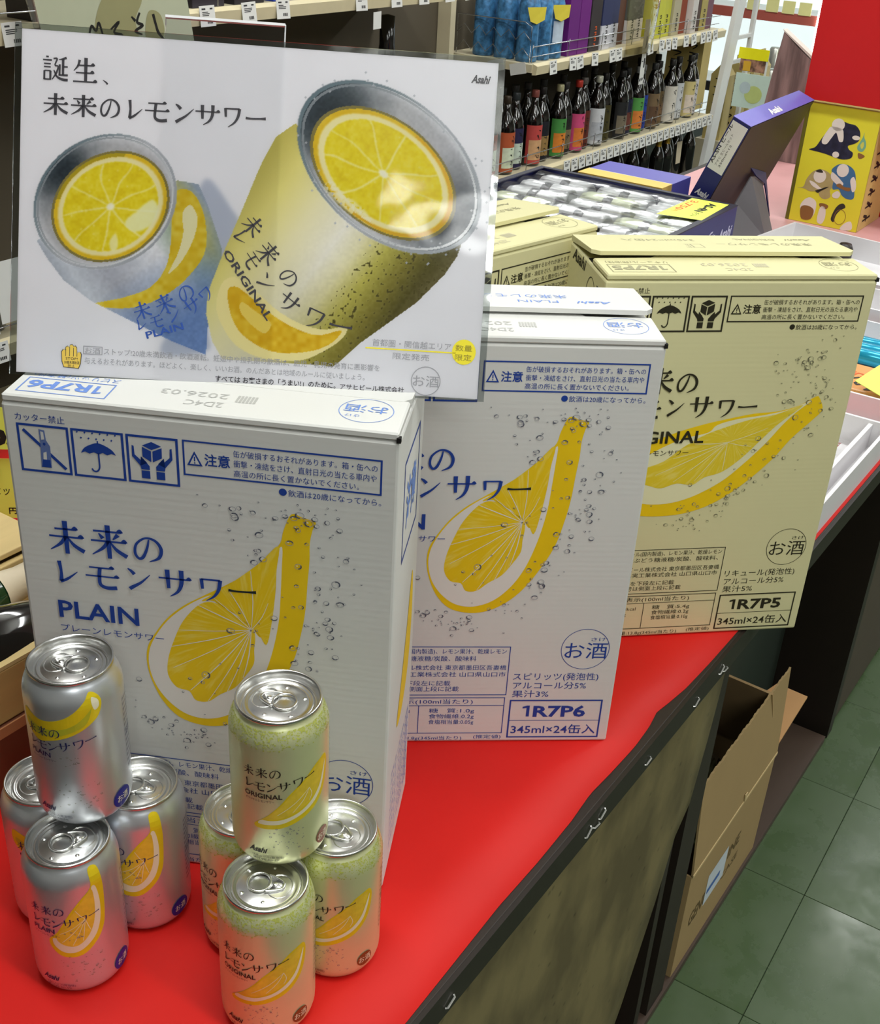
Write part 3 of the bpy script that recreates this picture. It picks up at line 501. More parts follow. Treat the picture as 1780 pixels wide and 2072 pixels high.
def wrap(dec, name, mats):
    me = bpy.data.meshes.new(name); me.from_pydata(dec.v, [], dec.f)
    for m in mats: me.materials.append(m)
    me.polygons.foreach_set('material_index', dec.m)
    bm = bmesh.new(); bm.from_mesh(me); bmesh.ops.triangulate(bm, faces=bm.faces)
    x0 = min(v.co.x for v in bm.verts); x1 = max(v.co.x for v in bm.verts); k = math.ceil(x0/2.2)*2.2
    while k < x1: bmesh.ops.bisect_plane(bm, geom=bm.verts[:]+bm.edges[:]+bm.faces[:], plane_co=(k, 0, 0), plane_no=(1, 0, 0)); k += 2.2
    if max(v.co.y for v in bm.verts) > 100:
        for k in (101.5, 103, 104.5, 106.5, 108.5, 110.5, 112.5, 114): bmesh.ops.bisect_plane(bm, geom=bm.verts[:]+bm.edges[:]+bm.faces[:], plane_co=(0, k, 0), plane_no=(0, 1, 0))
    for v in bm.verts:
        h = v.co.y/1000; r = canR(h)+.00016+.00007*v.co.z; a = v.co.x/33.0; v.co = (r*math.sin(a), -r*math.cos(a), h)
    bm.to_mesh(me); bm.free(); return me
def can_text(d, word, kana, ky=63):
    for g, x in (('未', -25.5), ('来', -16.2), ('の', -7.2)): d.glyph(g, x, 79, 8.2, 8.4, 0, 3, k=.95)
    for g, x, y, r in (('レ', -25, 68.5, 0), ('モ', -18, 67.6, 0), ('ン', -9.5, 67.4, 0), ('サ', -1.5, 68.0, .08), ('ワ', 8.5, 69.4, .12), ('ー', 17, 71.5, .22)): d.glyph(g, x, y, 8.6, 8.2, 0, 3, rot=r, k=.95)
    d.text(word, -24.6, ky-1.2, 5.6, {'ORIGINAL': 26, 'PLAIN': 17}[word], 0, 3, bold=.02); d.text(kana, -24, ky-4.6, 2.3, 20, 0, 3)
    d.text('Asahi', -22.5, 13.6, 6.2, 13.5, 0, 3, bold=.03, shear=.35); d.text('スピリッツ(発泡性)' if word == 'PLAIN' else 'リキュール(発泡性)', -20, 9.2, 2.5, 22, 0, 3); d.text('果汁3% Alc.5%' if word == 'PLAIN' else '果汁5% Alc.5%', -20, 6.2, 2.5, 19, 0, 3)
    d.text('お酒は20歳から', 52, 60, 5, 34, 0, 3); 
    for q in range(14): d.text('原材料名 果汁 炭酸 製造所', 50, 90-4.4*q, 2.6, 36, 0, 3)
def emblem(d, x, y, rx, ry): d.disc(x, y, rx, ry, 1, 4, 26); d.text('お酒', x-5.2, y-2.4, 6.6, 10.6, 2, 5)
def drops(d, seed, zone, n, m=3):
    rn = random.Random(seed)
    for k in range(n):
        x = rn.uniform(zone[0], zone[1]); y = rn.uniform(zone[2], zone[3]); r = .25+.75*rn.random()**2; d.ring(x, y, r, r*.75, .28*r+.12, m, 4, 9)
def can_proto(kind):
    b = MB(); b.smooth = True; b.lathe([(0, .0105), (.012, .0095), (.021, .0065), (.0245, .003)]+BODY, 56)
    body = b.mesh('can_body', m_als if kind[0] == 's' else m_aly)
    l = MB(); l.smooth = True; l.lathe([(.0274, .1178), (.0284, .1183), (.0287, .1198), (.0284, .1209), (.0276, .1212), (.0269, .1206), (.0262, .1180), (.0254, .1148), (.0246, .1138), (.0239, .1140), (.0235, .1156), (.0229, .1160), (.0212, .1160), (.0206, .1154), (.0192, .1154), (.0186, .1158), (0, .1158)], 56)
    lid = l.mesh('lid', m_al)
    t = MB(); t.smooth = True; ov = []
    for k in range(24):
        a = 2*PI*k/24; ov.append((.0078*math.cos(a)-.0045, .0082*math.sin(a), .1172))
    t.tube(ov, .0010, 6, closed=True)
    t.tube(catmull([(.001, .0072, .1172), (.006, .0058, .1171), (.0115, .003, .1168), (.0125, 0, .1167), (.0115, -.003, .1168), (.006, -.0058, .1171), (.001, -.0072, .1172)], 4, False), .0011, 6)
    t.prism([(.003, -.0052), (.0115, -.0028), (.0122, 0), (.0115, .0028), (.003, .0052)], 'z', .1164, .1172)
    t.smooth = True; t.lathe([(0, .1181), (.0018, .1180), (.0024, .1172), (.0024, .1158)], 12); 
    for i in range(len(t.v)-48, len(t.v)): x, y, z = t.v[i]; t.v[i] = (x+.0065, y, z)
    tab = t.mesh('pull_tab', m_al)
    e = MB(); e.smooth = True
    e.tube([(.0095+.0085*math.cos(2*PI*k/22), .0105*math.sin(2*PI*k/22), .1159) for k in range(22)], .0004, 5, closed=True)
    for bx_, by_ in ((-.014, .010), (-.014, -.010), (.002, .0155), (.002, -.0155)):
        e.add([(bx_+.0016*math.cos(a)*q, by_+.0016*math.sin(a)*q, .1158+.0008*(1-q)) for q in (1, .5) for a in [2*PI*k/8 for k in range(8)]]+[(bx_, by_, .1168)], [(k, (k+1) % 8, 8+(k+1) % 8, 8+k) for k in range(8)]+[(8+k, 8+(k+1) % 8, 16) for k in range(8)])
    emb = e.mesh('lid_embossing', m_al)
    d = Dec(); L = Dec()
    if kind == 'y':
        can_text(d, 'ORIGINAL', 'オリジナルレモンサワー'); emblem(d, 33, 15.5, 6.6, 6.6)
        L.sm([(38.4, 78), (36, 84.5), (30, 84), (23.6, 81), (17.3, 75), (11.6, 70), (5.5, 64), (-1, 55.5), (-9, 46.6), (-15.5, 41), (-18, 38), (-16, 35.5), (-7.8, 35.4), (.6, 36.4), (8.8, 39), (17.3, 42.7), (25.9, 47.8), (33.1, 56), (37, 66)], 0, 0, 4)
        L.sm([(36, 80), (34.6, 70), (31, 59.5), (24.6, 51.8), (16.4, 46.6), (8.2, 43), (.4, 40.2), (-7.6, 39.2), (-15, 39.4), (-13, 42.8), (-8, 42.8), (0, 43.6), (8, 46), (15.4, 49.4), (23, 54.8), (29, 62), (32.6, 71)], 1, 1, 4)
        L.sm([(34.4, 82), (31.4, 71), (27.8, 62.6), (22, 56), (15, 51), (7.4, 47.4), (0, 45), (-8, 44.2), (-12.4, 43.6), (-7.6, 47.6), (-.4, 55), (6, 63), (12, 69), (17.8, 74), (24, 79.6), (30, 82.8)], 2, 2, 4)
        L.stroke([(20, 66), (10, 57), (-2, 48)], [.3, .5, .3], 1, 3, 3); L.stroke([(20, 66), (16, 58), (8, 49)], [.3, .5, .3], 1, 3, 3); L.stroke([(20, 66), (22, 60), (20, 55)], [.3, .5, .3], 1, 3, 3)
        drops(d, 1, (-8, 20, 12, 36), 34); drops(d, 2, (0, 12, 18, 33), 16)
        G = Dec(); rn = random.Random(4)
        pass
        for k in range(1500): x = rn.uniform(-103, 103); y = 114.5-13*rn.random()**1.8; r = .25+.5*rn.random(); G.disc(x, y, r, r*.8, 0, 1, 5)
        sh = wrap(G, 'shoulder_speckle', [m_cgr])
    else:
        can_text(d, 'PLAIN', 'プレーンレモンサワー'); emblem(d, 40, 13.5, 8.4, 8.4)
        if kind == 's1':
            L.poly(catmull([(20.6, 114), (27.6, 114), (28.8, 103), (29.2, 90), (28, 68), (25, 57), (20, 49), (11.7, 41.2), (3.4, 39), (-5.3, 41), (-11.4, 48.5), (-12, 56), (-5.6, 63.5), (3.4, 80), (11.7, 91.6), (20, 101)], 4), 0, 0)
            L.sm([(20.4, 100), (23.4, 100), (25.4, 86), (24.6, 70), (21, 57.4), (14, 48.6), (6, 43.8), (-2.6, 44.4), (-8.8, 50.4), (-9.4, 57), (-5, 57), (2, 53), (9, 54), (15.4, 61), (19, 74), (20.4, 88)], 1, 1, 4)
            L.sm([(19.6, 98.6), (11.4, 88.4), (3.6, 77), (-4.4, 62.6), (-6.4, 56), (-1, 51), (7, 50), (14.4, 56.4), (19.4, 67), (21.4, 80), (21.4, 93)], 2, 2, 4)
            for ex_, ey_ in ((-4, 62), (-3, 54), (4, 51), (11, 54), (8, 84), (17, 62)): L.stroke([(14, 74), ((14+ex_)/2, (74+ey_)/2-1), (ex_, ey_)], [.25, .45, .3], 1, 3, 3)
        else:
            L.poly(catmull([(18.5, 107), (23, 112.5), (28, 110), (30.4, 104), (27.4, 94), (20, 87.5), (11, 82.5), (2, 79), (-8, 76), (-17, 74.5), (-27, 83), (-29, 92), (-26, 97), (-14, 92.6), (-3, 93.5), (8, 98)], 4), 0, 0)
            L.sm([(-25, 90), (-14, 86), (0, 86.5), (12, 91), (22, 100), (24, 105), (19, 90), (8, 84), (-4, 80.5), (-16, 79.5), (-24, 84)], 3, 1, 4)
            L.sm([(24, 109), (28, 106), (28, 101), (25, 99), (23.4, 104)], 1, 2, 4)
        drops(d, 3, (-6, 24, 14, 40), 40); drops(d, 6, (-2, 14, 56, 64), 14); sh = None
    return dict(body=body, lid=lid, tab=tab, emb=emb, let=wrap(d, 'lettering', [m_cbk if kind == 'y' else m_cb, m_cbr if kind == 'y' else m_cem, m_clp, m_cdt]), lem=wrap(L, 'lemon_picture', [m_cly, m_clp, m_clf, m_clg]), sh=sh)
PRO = {k: can_proto(k) for k in ('y', 's1', 's2')}
def can(kind, x, y, z, delta, tabdeg, label, grp):
    p = PRO[kind]; r = empty('drink_can', (x, y, HT+.0008+z), 0, label, 'can', grp); a = math.atan2(-y, -x)+PI/2+math.radians(delta)
    for n, me, rz in (('can_body', p['body'], 0), ('lid', p['lid'], 0), ('pull_tab', p['tab'], math.radians(tabdeg)), ('lid_embossing', p['emb'], math.radians(tabdeg)), ('lettering', p['let'], a), ('lemon_picture', p['lem'], a)):
        put(n, me, r, (0, 0, 0), rz)
    if p['sh']: put('shoulder_speckle', p['sh'], r, (0, 0, 0), a)
gs, gy = 'silver cans stacked at left', 'yellow cans stacked at right'
can('s2', -.2412, .6385, KH, -23, 172, 'silver can standing on top of the left pile, crescent lemon under its rim', gs)
can('s1', -.2425, .5978, 0, -17, 32, 'silver can at the front foot of the left pile, whole lemon wedge in view', gs)
can('s1', -.2086, .6559, 0, -26, -12, 'silver can at the right foot of the left pile, half behind the front one', gs)
can('s2', -.2766, .6545, 0, -5, 200, 'silver can at the left foot of the left pile, by the photo\'s left edge', gs)
can('y', -.0975, .6125, KH, 0, 160, 'pale yellow ORIGINAL can standing on top of the right pile', gy)
can('y', -.1013, .5702, 0, -17, -6, 'pale yellow ORIGINAL can at the front foot of the right pile', gy)
can('y', -.0592, .6230, 0, -17, -35, 'pale yellow can at the right foot of the right pile', gy)
can('y', -.1275, .6361, 0, -40, 75, 'pale yellow can at the left foot of the right pile, mostly hidden', gy)

# ---------------- the laminated poster in its clear holder ----------------
PO = Vector((-.29249566, .73999313, .4042666+HT)); PX = Vector((.99886259, .04398709, -.0184025)); PY = Vector((5.72708961e-04, .374851407, .927084729)); PN = Vector((.04767797, -.9260408, .37439986))
PWm, PHm = 313.7, 223.8
pm = lambda x, y, l: tuple(PX*(x/1000)+PY*(y/1000)+PN*(.0004+l*.00012))
def paint_poster():
    nx, ny = 571, 407; X, Y = np.meshgrid(np.linspace(0, PWm, nx), np.linspace(0, PHm, ny)); rg = np.random.RandomState(3)
    im = np.empty((ny, nx, 3)); im[:] = (246, 246, 250)
    def noise(sx, sy, seed=0):
        g = np.random.RandomState(seed).rand(int(ny/sy)+3, int(nx/sx)+3); yi = np.linspace(0, g.shape[0]-2.001, ny); xi = np.linspace(0, g.shape[1]-2.001, nx)
        y0 = yi.astype(int); x0 = xi.astype(int); fy = (yi-y0)[:, None]; fx = (xi-x0)[None]; fy = fy*fy*(3-2*fy); fx = fx*fx*(3-2*fx)
        return (g[y0][:, x0]*(1-fy)*(1-fx)+g[y0+1][:, x0]*fy*(1-fx)+g[y0][:, x0+1]*(1-fy)*fx+g[y0+1][:, x0+1]*fy*fx)
    def inside(pts, n=6):
        P = catmull(pts, n) if n else pts; m = np.zeros(X.shape, bool)
        for i in range(len(P)):
            (x1, y1), (x2, y2) = P[i], P[(i+1) % len(P)]
            if y1 == y2: continue
            c = ((y1 > Y) != (y2 > Y)) & (X < (x2-x1)*(Y-y1)/(y2-y1)+x1); m ^= c
        return m
    def soft(m, k):
        a = m.astype(float)
        for _ in range(k): a = (a+np.roll(a, 1, 0)+np.roll(a, -1, 0)+np.roll(a, 1, 1)+np.roll(a, -1, 1))/5
        return a
    def put_(m, col): 
        a = (m.astype(float) if m.dtype == bool else m)[..., None]; im[:] = im*(1-a)+np.asarray(col)*a
    def ramp(t, st): return np.stack([np.interp(t, [s[0] for s in st], [s[1][c] for s in st]) for c in range(3)], -1)
    n1, n2, n3 = noise(6, 6, 1), noise(3, 3, 2), noise(40, 30, 3)
    # soft shadows beside the cans
    put_(soft(inside([(96, 20), (128, 22), (128, 40), (142, 76), (150, 100), (140, 118), (124, 136), (118, 120), (124, 90), (120, 60)]), 14)*.65, (176, 186, 206))
    # small can body
    pq = ((X-56.7)*.8+(Y-116)*.6)/56; ax = (X-56.7)*.6-(Y-116)*.8
    col = ramp(pq, [(-1.05, (170, 178, 190)), (-.8, (216, 222, 230)), (-.45, (186, 190, 200)), (-.1, (214, 218, 226)), (.2, (240, 242, 246)), (.45, (190, 206, 190)), (.75, (210, 206, 130)), (1, (170, 184, 200))])
    bl = np.clip((ax-48)/45, 0, 1)[..., None]; col = col*(1-bl)+np.array((128, 158, 206))*bl
    sb = inside([(12, 88), (19.1, 76.9), (30.5, 62.9), (49.3, 50.3), (77.5, 38.1), (104, 26.7), (127, 19), (128, 46.8), (134.1, 73.2), (135.3, 89.9), (124, 120.3), (118, 132), (104, 133.5), (60, 120)], 0); put_(sb, col+14*(n2-.5)[..., None])
    put_(inside([(101, 120), (106, 128), (115.5, 125.2), (123, 110), (124.2, 89.2), (116, 74), (102, 60), (82, 49), (62, 46.5), (52, 49), (70, 54), (88, 62), (98, 76), (101, 95)]) & sb, ramp(n1, [(0, (226, 196, 30)), (1, (240, 222, 90))]))
    put_(inside([(108, 112), (113, 118), (118, 110), (116, 96), (108, 80), (100, 72), (106, 86), (109, 100)]) & sb, (244, 240, 200))
    # big can body
    p = ((X-245)*.83-(Y-151)*.56)/69; al = -((X-245)*.56+(Y-151)*.83)
    col = ramp(p, [(-1.02, (206, 196, 104)), (-.72, (238, 230, 150)), (-.35, (248, 243, 205)), (.0, (250, 248, 236)), (.22, (240, 236, 200)), (.45, (206, 200, 104)), (.68, (150, 142, 62)), (.88, (104, 98, 44)), (1.02, (120, 112, 70))])
    bot = np.clip((al-70)/60, 0, 1)[..., None]*np.clip(p+.6, 0, 1)[..., None]; col = col*(1-bot*.35)+np.array((150, 140, 60))*bot*.35
    bbd = inside([(180.9, 176), (168, 166), (160, 150), (155.6, 138.8), (147.3, 116.4), (135.5, 86.2), (127, 61.7), (126, 46.8), (131, 28.4), (138, 17), (214, 16.5), (232, 34), (268, 63), (286, 82.9), (294, 96), (296.1, 104), (245, 110), (200, 150)], 0)
    sp = (n2 > .83) & (p > .3); put_(bbd, col+18*(n2-.5)[..., None]*np.clip(p+.4, 0, 1)[..., None]); put_(bbd & sp, (96, 90, 40))
    put_(inside([(134, 62), (138, 70), (146, 72), (160, 63), (174, 52), (190, 44), (206, 41), (221, 44), (219, 36), (206, 26), (190, 19), (166, 19), (148, 26), (138, 38), (133, 50)]) & bbd, (250, 240, 180))
    put_(inside([(140, 62), (146, 66), (158, 58), (172, 48), (186, 41), (202, 37), (218, 41), (210, 31), (194, 25), (172, 24), (154, 32), (144, 44)]) & bbd, ramp(n1, [(0, (226, 184, 20)), (1, (242, 214, 70))]))
    put_(inside([(150, 56), (160, 50), (170, 43), (166, 36), (156, 42), (149, 50)]) & bbd, (246, 226, 120))
    # rims and what is inside them
    def ellc(cx, cy, a, b, dg):
        c, s = math.cos(math.radians(dg)), math.sin(math.radians(dg)); u = ((X-cx)*c+(Y-cy)*s)/a; v = (-(X-cx)*s+(Y-cy)*c)/b; return u, v, np.hypot(u, v)
    for (E_o, E_i, cc, ph, seg, sd) in (((56.7, 116.3, 50, 41.5, 36.5), (60.2, 113.4, 39.9, 32.3, 37.7), (58, 112), 2.55, 9, 5), ((245, 151.1, 69.9, 46, 144.5), (241, 147, 53, 34.2, 146), (239, 141), 2.5, 9, 8)):
        uo, vo, ro = ellc(*E_o); ui, vi, ri = ellc(*E_i); ang = np.arctan2(Y-E_o[1], X-E_o[0]); big = E_o[0] > 100
        k = np.cos(ang-ph); g = ramp(k, [(-1, (96, 104, 114) if big else (226, 228, 232)), (-.86, (190, 194, 200)), (-.5, (240, 241, 246)), (.5, (238, 240, 244)), (.8, (190, 196, 202)), (.94, (104, 116, 124)), (1, (66, 80, 90))])
        dep = np.clip((ro-.84)/.16, 0, 1)[..., None]; g = g*(.82+.18*dep)+14*(n2-.5)[..., None]
        put_(soft(ro < 1.0, 1), g); put_((ro > .965) & (ro < 1.0), ramp(k, [(-1, (180, 186, 192)), (0, (196, 200, 206)), (1, (120, 140, 148))])); put_((ro > .93) & (ro < .955), ramp(k, [(-1, (240, 242, 244)), (1, (150, 158, 164))]))
        put_((ri < 1.045) & (ri > 1), (150, 140, 80)); put_(ri < 1.0, ramp(n1, [(0, (232, 198, 34)), (1, (240, 212, 60))]))
        put_(soft((ri < .93), 2), (247, 240, 190))
        ax_ = X-cc[0]; ay_ = Y-cc[1]; aa = np.arctan2(vi, ui)+.25*n3; rr = ri
        fl = rr < .84; put_(soft(fl, 1), ramp(n1*.6+n2*.4, [(0, (230, 208, 24)), (.5, (240, 224, 40)), (1, (246, 234, 90))]))
        sg = np.abs(np.sin(seg*aa/2)); line_ = fl & (sg < .07/np.clip(rr, .15, 1)); put_(soft(line_, 1)*.8, (250, 244, 180))
        st = noise(2, 9, sd) if False else n2; put_(soft(fl & (np.random.RandomState(sd).rand(ny, nx) > .9985), 2)*2.2, (252, 248, 210))
        put_(soft(rr < .07, 2), (252, 250, 230))
        if not big: put_(soft(inside([(70, 104), (78, 112), (88, 120), (92, 112), (86, 102), (76, 98)]), 3)*.85, (246, 248, 214)); put_(soft(inside([(60, 90), (64, 96), (66, 88), (62, 84)]), 2)*.8, (250, 248, 210)); put_((ri < 1) & (ri > .93) & (ang > 1.2), (196, 176, 40))
        else: put_(soft(inside([(202, 134), (214, 124), (226, 116), (236, 112), (230, 122), (216, 132), (206, 140)]), 3)*.7*(n2 > .35), (250, 248, 224)); put_((ri < .99) & (ri > .94) & (k < 0), (232, 190, 50))
    dots = (np.random.RandomState(9).rand(ny, nx) > .9965); near = soft(((ellc(245, 151.1, 74, 50, 144.5)[2] < 1.06) & (ellc(245, 151.1, 69.9, 46, 144.5)[2] > .86)), 3) > .4; put_(soft(dots & near, 1)*1.6 > .3, (196, 200, 206))
    im = np.clip(im, 0, 255)/255; im = np.where(im <= .04045, im/12.92, ((im+.055)/1.055)**2.4)
    me = bpy.data.meshes.new('poster_picture'); co = np.array(PX)[None]*(X.ravel()[:, None]/1000)+np.array(PY)[None]*(Y.ravel()[:, None]/1000)+np.array(PN)[None]*.0002
    me.vertices.add(nx*ny); me.vertices.foreach_set('co', co.ravel().astype(np.float32)); nf = (nx-1)*(ny-1); I = np.arange(nx*ny).reshape(ny, nx)
    q = np.stack([I[:-1, :-1], I[:-1, 1:], I[1:, 1:], I[1:, :-1]], -1).reshape(-1, 4)
    me.loops.add(nf*4); me.loops.foreach_set('vertex_index', q.ravel().astype(np.int32)); me.polygons.add(nf); me.polygons.foreach_set('loop_start', np.arange(nf, dtype=np.int32)*4); me.update()
    ca_ = me.color_attributes.new('print', 'FLOAT_COLOR', 'POINT'); ca_.data.foreach_set('color', np.concatenate([im.reshape(-1, 3), np.ones((nx*ny, 1))], 1).ravel().astype(np.float32)); return me
m_post = mat('poster_print', (255, 255, 255), .5, var=0, coat=1, coat_r=.06)
nt = m_post.node_tree; b = nt.nodes['Principled BSDF']; at = nt.nodes.new('ShaderNodeAttribute'); at.attribute_name = 'print'; nt.links.new(at.outputs['Color'], b.inputs['Base Color'])
tc = nt.nodes.new('ShaderNodeTexCoord'); nz = nt.nodes.new('ShaderNodeTexNoise'); nz.inputs['Scale'].default_value = 14; nz.inputs['Detail'].default_value = 2; nt.links.new(tc.outputs['Object'], nz.inputs['Vector'])
bp = nt.nodes.new('ShaderNodeBump'); bp.inputs['Strength'].default_value = .12; bp.inputs['Distance'].default_value = .012; nt.links.new(nz.outputs[0], bp.inputs['Height']); nt.links.new(bp.outputs[0], b.inputs['Coat Normal'])
def see_through(m, k):          # thin paper lets light from behind glow through
    nt = m.node_tree; b = nt.nodes['Principled BSDF']; out = nt.nodes['Material Output']; tl = nt.nodes.new('ShaderNodeBsdfTranslucent'); mx = nt.nodes.new('ShaderNodeMixShader'); mx.inputs[0].default_value = k
    src = b.inputs['Base Color'].links[0].from_socket; nt.links.new(src, tl.inputs[0]); nt.links.new(b.outputs[0], mx.inputs[1]); nt.links.new(tl.outputs[0], mx.inputs[2]); nt.links.new(mx.outputs[0], out.inputs[0])
see_through(m_post, .66)
PR = empty('poster', PO, 0, 'laminated landscape poster of two lemon sour cans standing on the nearest carton', 'poster')
pp_ = paint_poster(); pp_.materials.append(m_post); put('poster_picture', pp_, PR)
def slab(x0, x1, y0, y1, o0, o1):
    v = [tuple(PX*x/1000+PY*y/1000+PN*o) for o in (o0, o1) for x, y in ((x0, y0), (x1, y0), (x1, y1), (x0, y1))]
    return MB().add(v, [(3, 2, 1, 0), (4, 5, 6, 7), (0, 1, 5, 4), (1, 2, 6, 5), (2, 3, 7, 6), (3, 0, 4, 7)])
m_pbk = mat('poster_back', (238, 238, 240), .6); see_through(m_pbk, .55)
slab(0, PWm, 0, PHm, -.0006, -.0005).build('poster_paper', m_pbk, PR)
m_film = clear('laminate_film', .86, .10, .08, (236, 240, 240), .3)
fm = MB()
for q in ((-4.6, PWm+4.6, PHm, PHm+3.6), (-4.6, PWm+4.6, -1.6, 0), (-4.6, 0, 0, PHm), (PWm, PWm+4.6, 0, PHm)): sl = slab(*q, -.0005, .0003); fm.add(sl.v, sl.f)
fm.build('laminate_border', m_film, PR)
m_pk = mat('poster_ink', (52, 50, 56), .5, coat=1, coat_r=.08); m_pg = mat('poster_ink_grey', (150, 150, 156), .5, coat=1, coat_r=.08); m_pb = mat('poster_ink_blue', (40, 78, 160), .5, coat=1, coat_r=.08)
pd = Dec()
pd.glyph('誕', 13.6, 191.5, 17, 17, k=1.1); pd.glyph('生', 33, 191.5, 17, 17, k=1.15); pd.glyph('、', 51.5, 192, 8, 9)
for g, x, w_ in (('未', 13.8, 17.6), ('来', 32, 17.6), ('の', 51, 14.5), ('レ', 68, 13), ('モ', 80.5, 17), ('ン', 99.5, 14.5), ('サ', 114, 16.5), ('ワ', 132, 13.5), ('ー', 147, 14.5)): pd.glyph(g, x, 170, w_, 14.8 if g != 'ー' else 14, k=1.15)
pd.text('Asahi', 296, 210.2, 7.0, 13, bold=.035, shear=.35)
A = math.radians
def gc(d, g, x, y, s_, a, k=.95):
    c, z = math.cos(a), math.sin(a); d.glyph(g, x-(c*s_-z*s_)/2, y-(z*s_+c*s_)/2, s_, s_, rot=a, k=k)
for g, x, y, s_, a in (('未', 155.5, 107.5, 14, -48), ('来', 166.5, 90, 14.5, -48), ('の', 181, 74.5, 13, -44), ('レ', 148, 99, 11, -60), ('モ', 155.4, 84.5, 12, -54), ('ン', 166, 70.5, 12.5, -46), ('サ', 182, 58, 14.5, -36), ('ワ', 199.5, 48.6, 15, -22), ('ー', 217.5, 44, 17, -10)): gc(pd, g, x, y, s_, A(a))
pd.text('ORIGINAL', 135.6, 88, 7.4, 54, rot=A(-54), bold=.02)
pd.build('title_lettering', [m_pk], pm, PR)
pe = Dec()
for g, x, y, s_, a in (('未', 83, 46.5, 12.5, 20), ('来', 98, 52, 13, 28), ('の', 112, 60, 12, 36), ('レ', 83, 37, 8.5, 12), ('モ', 93, 39.6, 9.5, 20), ('ン', 104.5, 44.8, 10, 28), ('サ', 116.5, 51.5, 11.5, 38), ('ワ', 125.5, 60, 10, 46)): gc(pe, g, x, y, s_, A(a))
pe.text('PLAIN', 87, 27.5, 6.6, 26, rot=A(18), bold=.02)
pe.build('blue_lettering', [m_pb], pm, PR, 'blue lettering on the smaller pictured can')
pf = Dec()
pf.frame(44.5, 9.6+5, 57.4, 20.2, .5); pf.text('お酒', 45.6, 15.5, 4.4, 10.4); pf.text('ストップ!20歳未満飲酒・飲酒運転。妊娠中や授乳期の飲酒は、胎児・乳児の発育に悪影響を', 58.4, 15.4, 4.7, 187)
pf.text('与えるおそれがあります。ほどよく、楽しく、いいお酒。のんだあとは地域のルールに従いましょう。', 45.6, 8.6, 4.7, 190)
pf.ring(277.5, 10.3, 10.2, 10, .6, n=30); pf.text('お酒', 268.6, 7, 8.5, 18); pf.text('首都圏・関信越エリア', 239.6, 32.6, 5.2, 54); pf.text('限定発売', 254, 24.4, 4.8, 25)
pf.build('small_lettering', [m_pg], pm, PR)
pg = Dec(); pg.text('すべては お客さまの「うまい!」のために。', 134, 1.8, 4.6, 82, bold=.015); pg.text('アサヒビール株式会社', 219, 1.6, 4.2, 44, bold=.01)
pg.build('slogan_lettering', [m_pk], pm, PR)
m_py = mat('poster_yellow', (238, 222, 40), .5, coat=1, coat_r=.08); pgd = Dec(); pgd.disc(302.5, 31.6, 8.2, 8.6, 0, 0, 30); pgd.rect(235, 30.2, 297, 31.1, 0, 0); pgd.text('数量', 296.6, 32.6, 4.6, 11.4, 1, 1); pgd.text('限定', 296.6, 26.2, 4.6, 11.4, 1, 1)
pgd.build('limited_badge', [m_py, mat('poster_ink_olive', (150, 138, 40), .5)], pm, PR, 'round yellow badge with a yellow rule')
hd = Dec(); hp = [(31.5, 5), (30.2, 9), (29.8, 15.5), (31, 17.2), (32.2, 16.6), (32.6, 18.6), (34, 19.6), (35.2, 18.6), (35.6, 20.4), (37.2, 20.8), (38.3, 19.4), (39.2, 20), (40.4, 18.8), (40.6, 14), (41.4, 15.6), (43, 15.8), (43.6, 14.2), (43.2, 8), (41.8, 4.4)]
hd.poly(hp, 1, 0); cxh, cyh = 36.8, 12; hd.poly([(cxh+(x-cxh)*.93, cyh+(y-cyh)*.95) for x, y in hp], 0, 1)
for x0, y1 in ((32.9, 17.5), (35.5, 18.8), (38.1, 18.4), (40.5, 16)): hd.line(x0, 12.6, x0, y1, .35, 1, 2)
hd.text('STOP!', 33, 10.2, 2.4, 8, 1, 2); hd.text('20歳未満飲酒', 32, 7.6, 2.2, 10.2, 1, 2); hd.text('防止', 34.6, 5.2, 2.2, 4.6, 1, 2)
hd.build('hand_mark', [mat('hand_gold', (226, 192, 84), .5), m_pk], pm, PR, 'small gold raised-hand mark')
HR = empty('poster_holder', PO, 0, 'clear acrylic strip holder gripping the middle of the poster', 'sign holder')
m_acr = clear('acrylic', .985, .0, .03, (250, 250, 253)); m_aced = mat('acrylic_edge_sheen', (232, 232, 234), .3, coat=.5)  # white colour stands for the bright reflection on the clear edge
slab(92.5, 171, -1.5, 238.8, -.0034, -.0014).build('back_plate', m_acr, HR)
slab(92.5, 171, 237.6, 239.2, -.0036, .0001).build('top_rim', m_aced, HR, label='upper edge whitened for its bright sheen'); slab(170.6, 171.4, -2, 238.8, -.0034, -.0014).build('side_rim', m_aced, HR)
bw = lambda x, z, y: tuple(PX*x/1000+Vector((0, y, 0))+Vector((0, 0, z-.0017)))
ft_ = MB(); ft_.add([bw(92.5, 0, -.004), bw(171, 0, -.004), bw(171, 0, .045), bw(92.5, 0, .045), bw(92.5, .0012, -.004), bw(171, .0012, -.004), bw(171, .0012, .045), bw(92.5, .0012, .045)], [(3, 2, 1, 0), (4, 5, 6, 7), (0, 1, 5, 4), (1, 2, 6, 5), (2, 3, 7, 6), (3, 0, 4, 7)]).build('foot_plate', m_acr, HR)

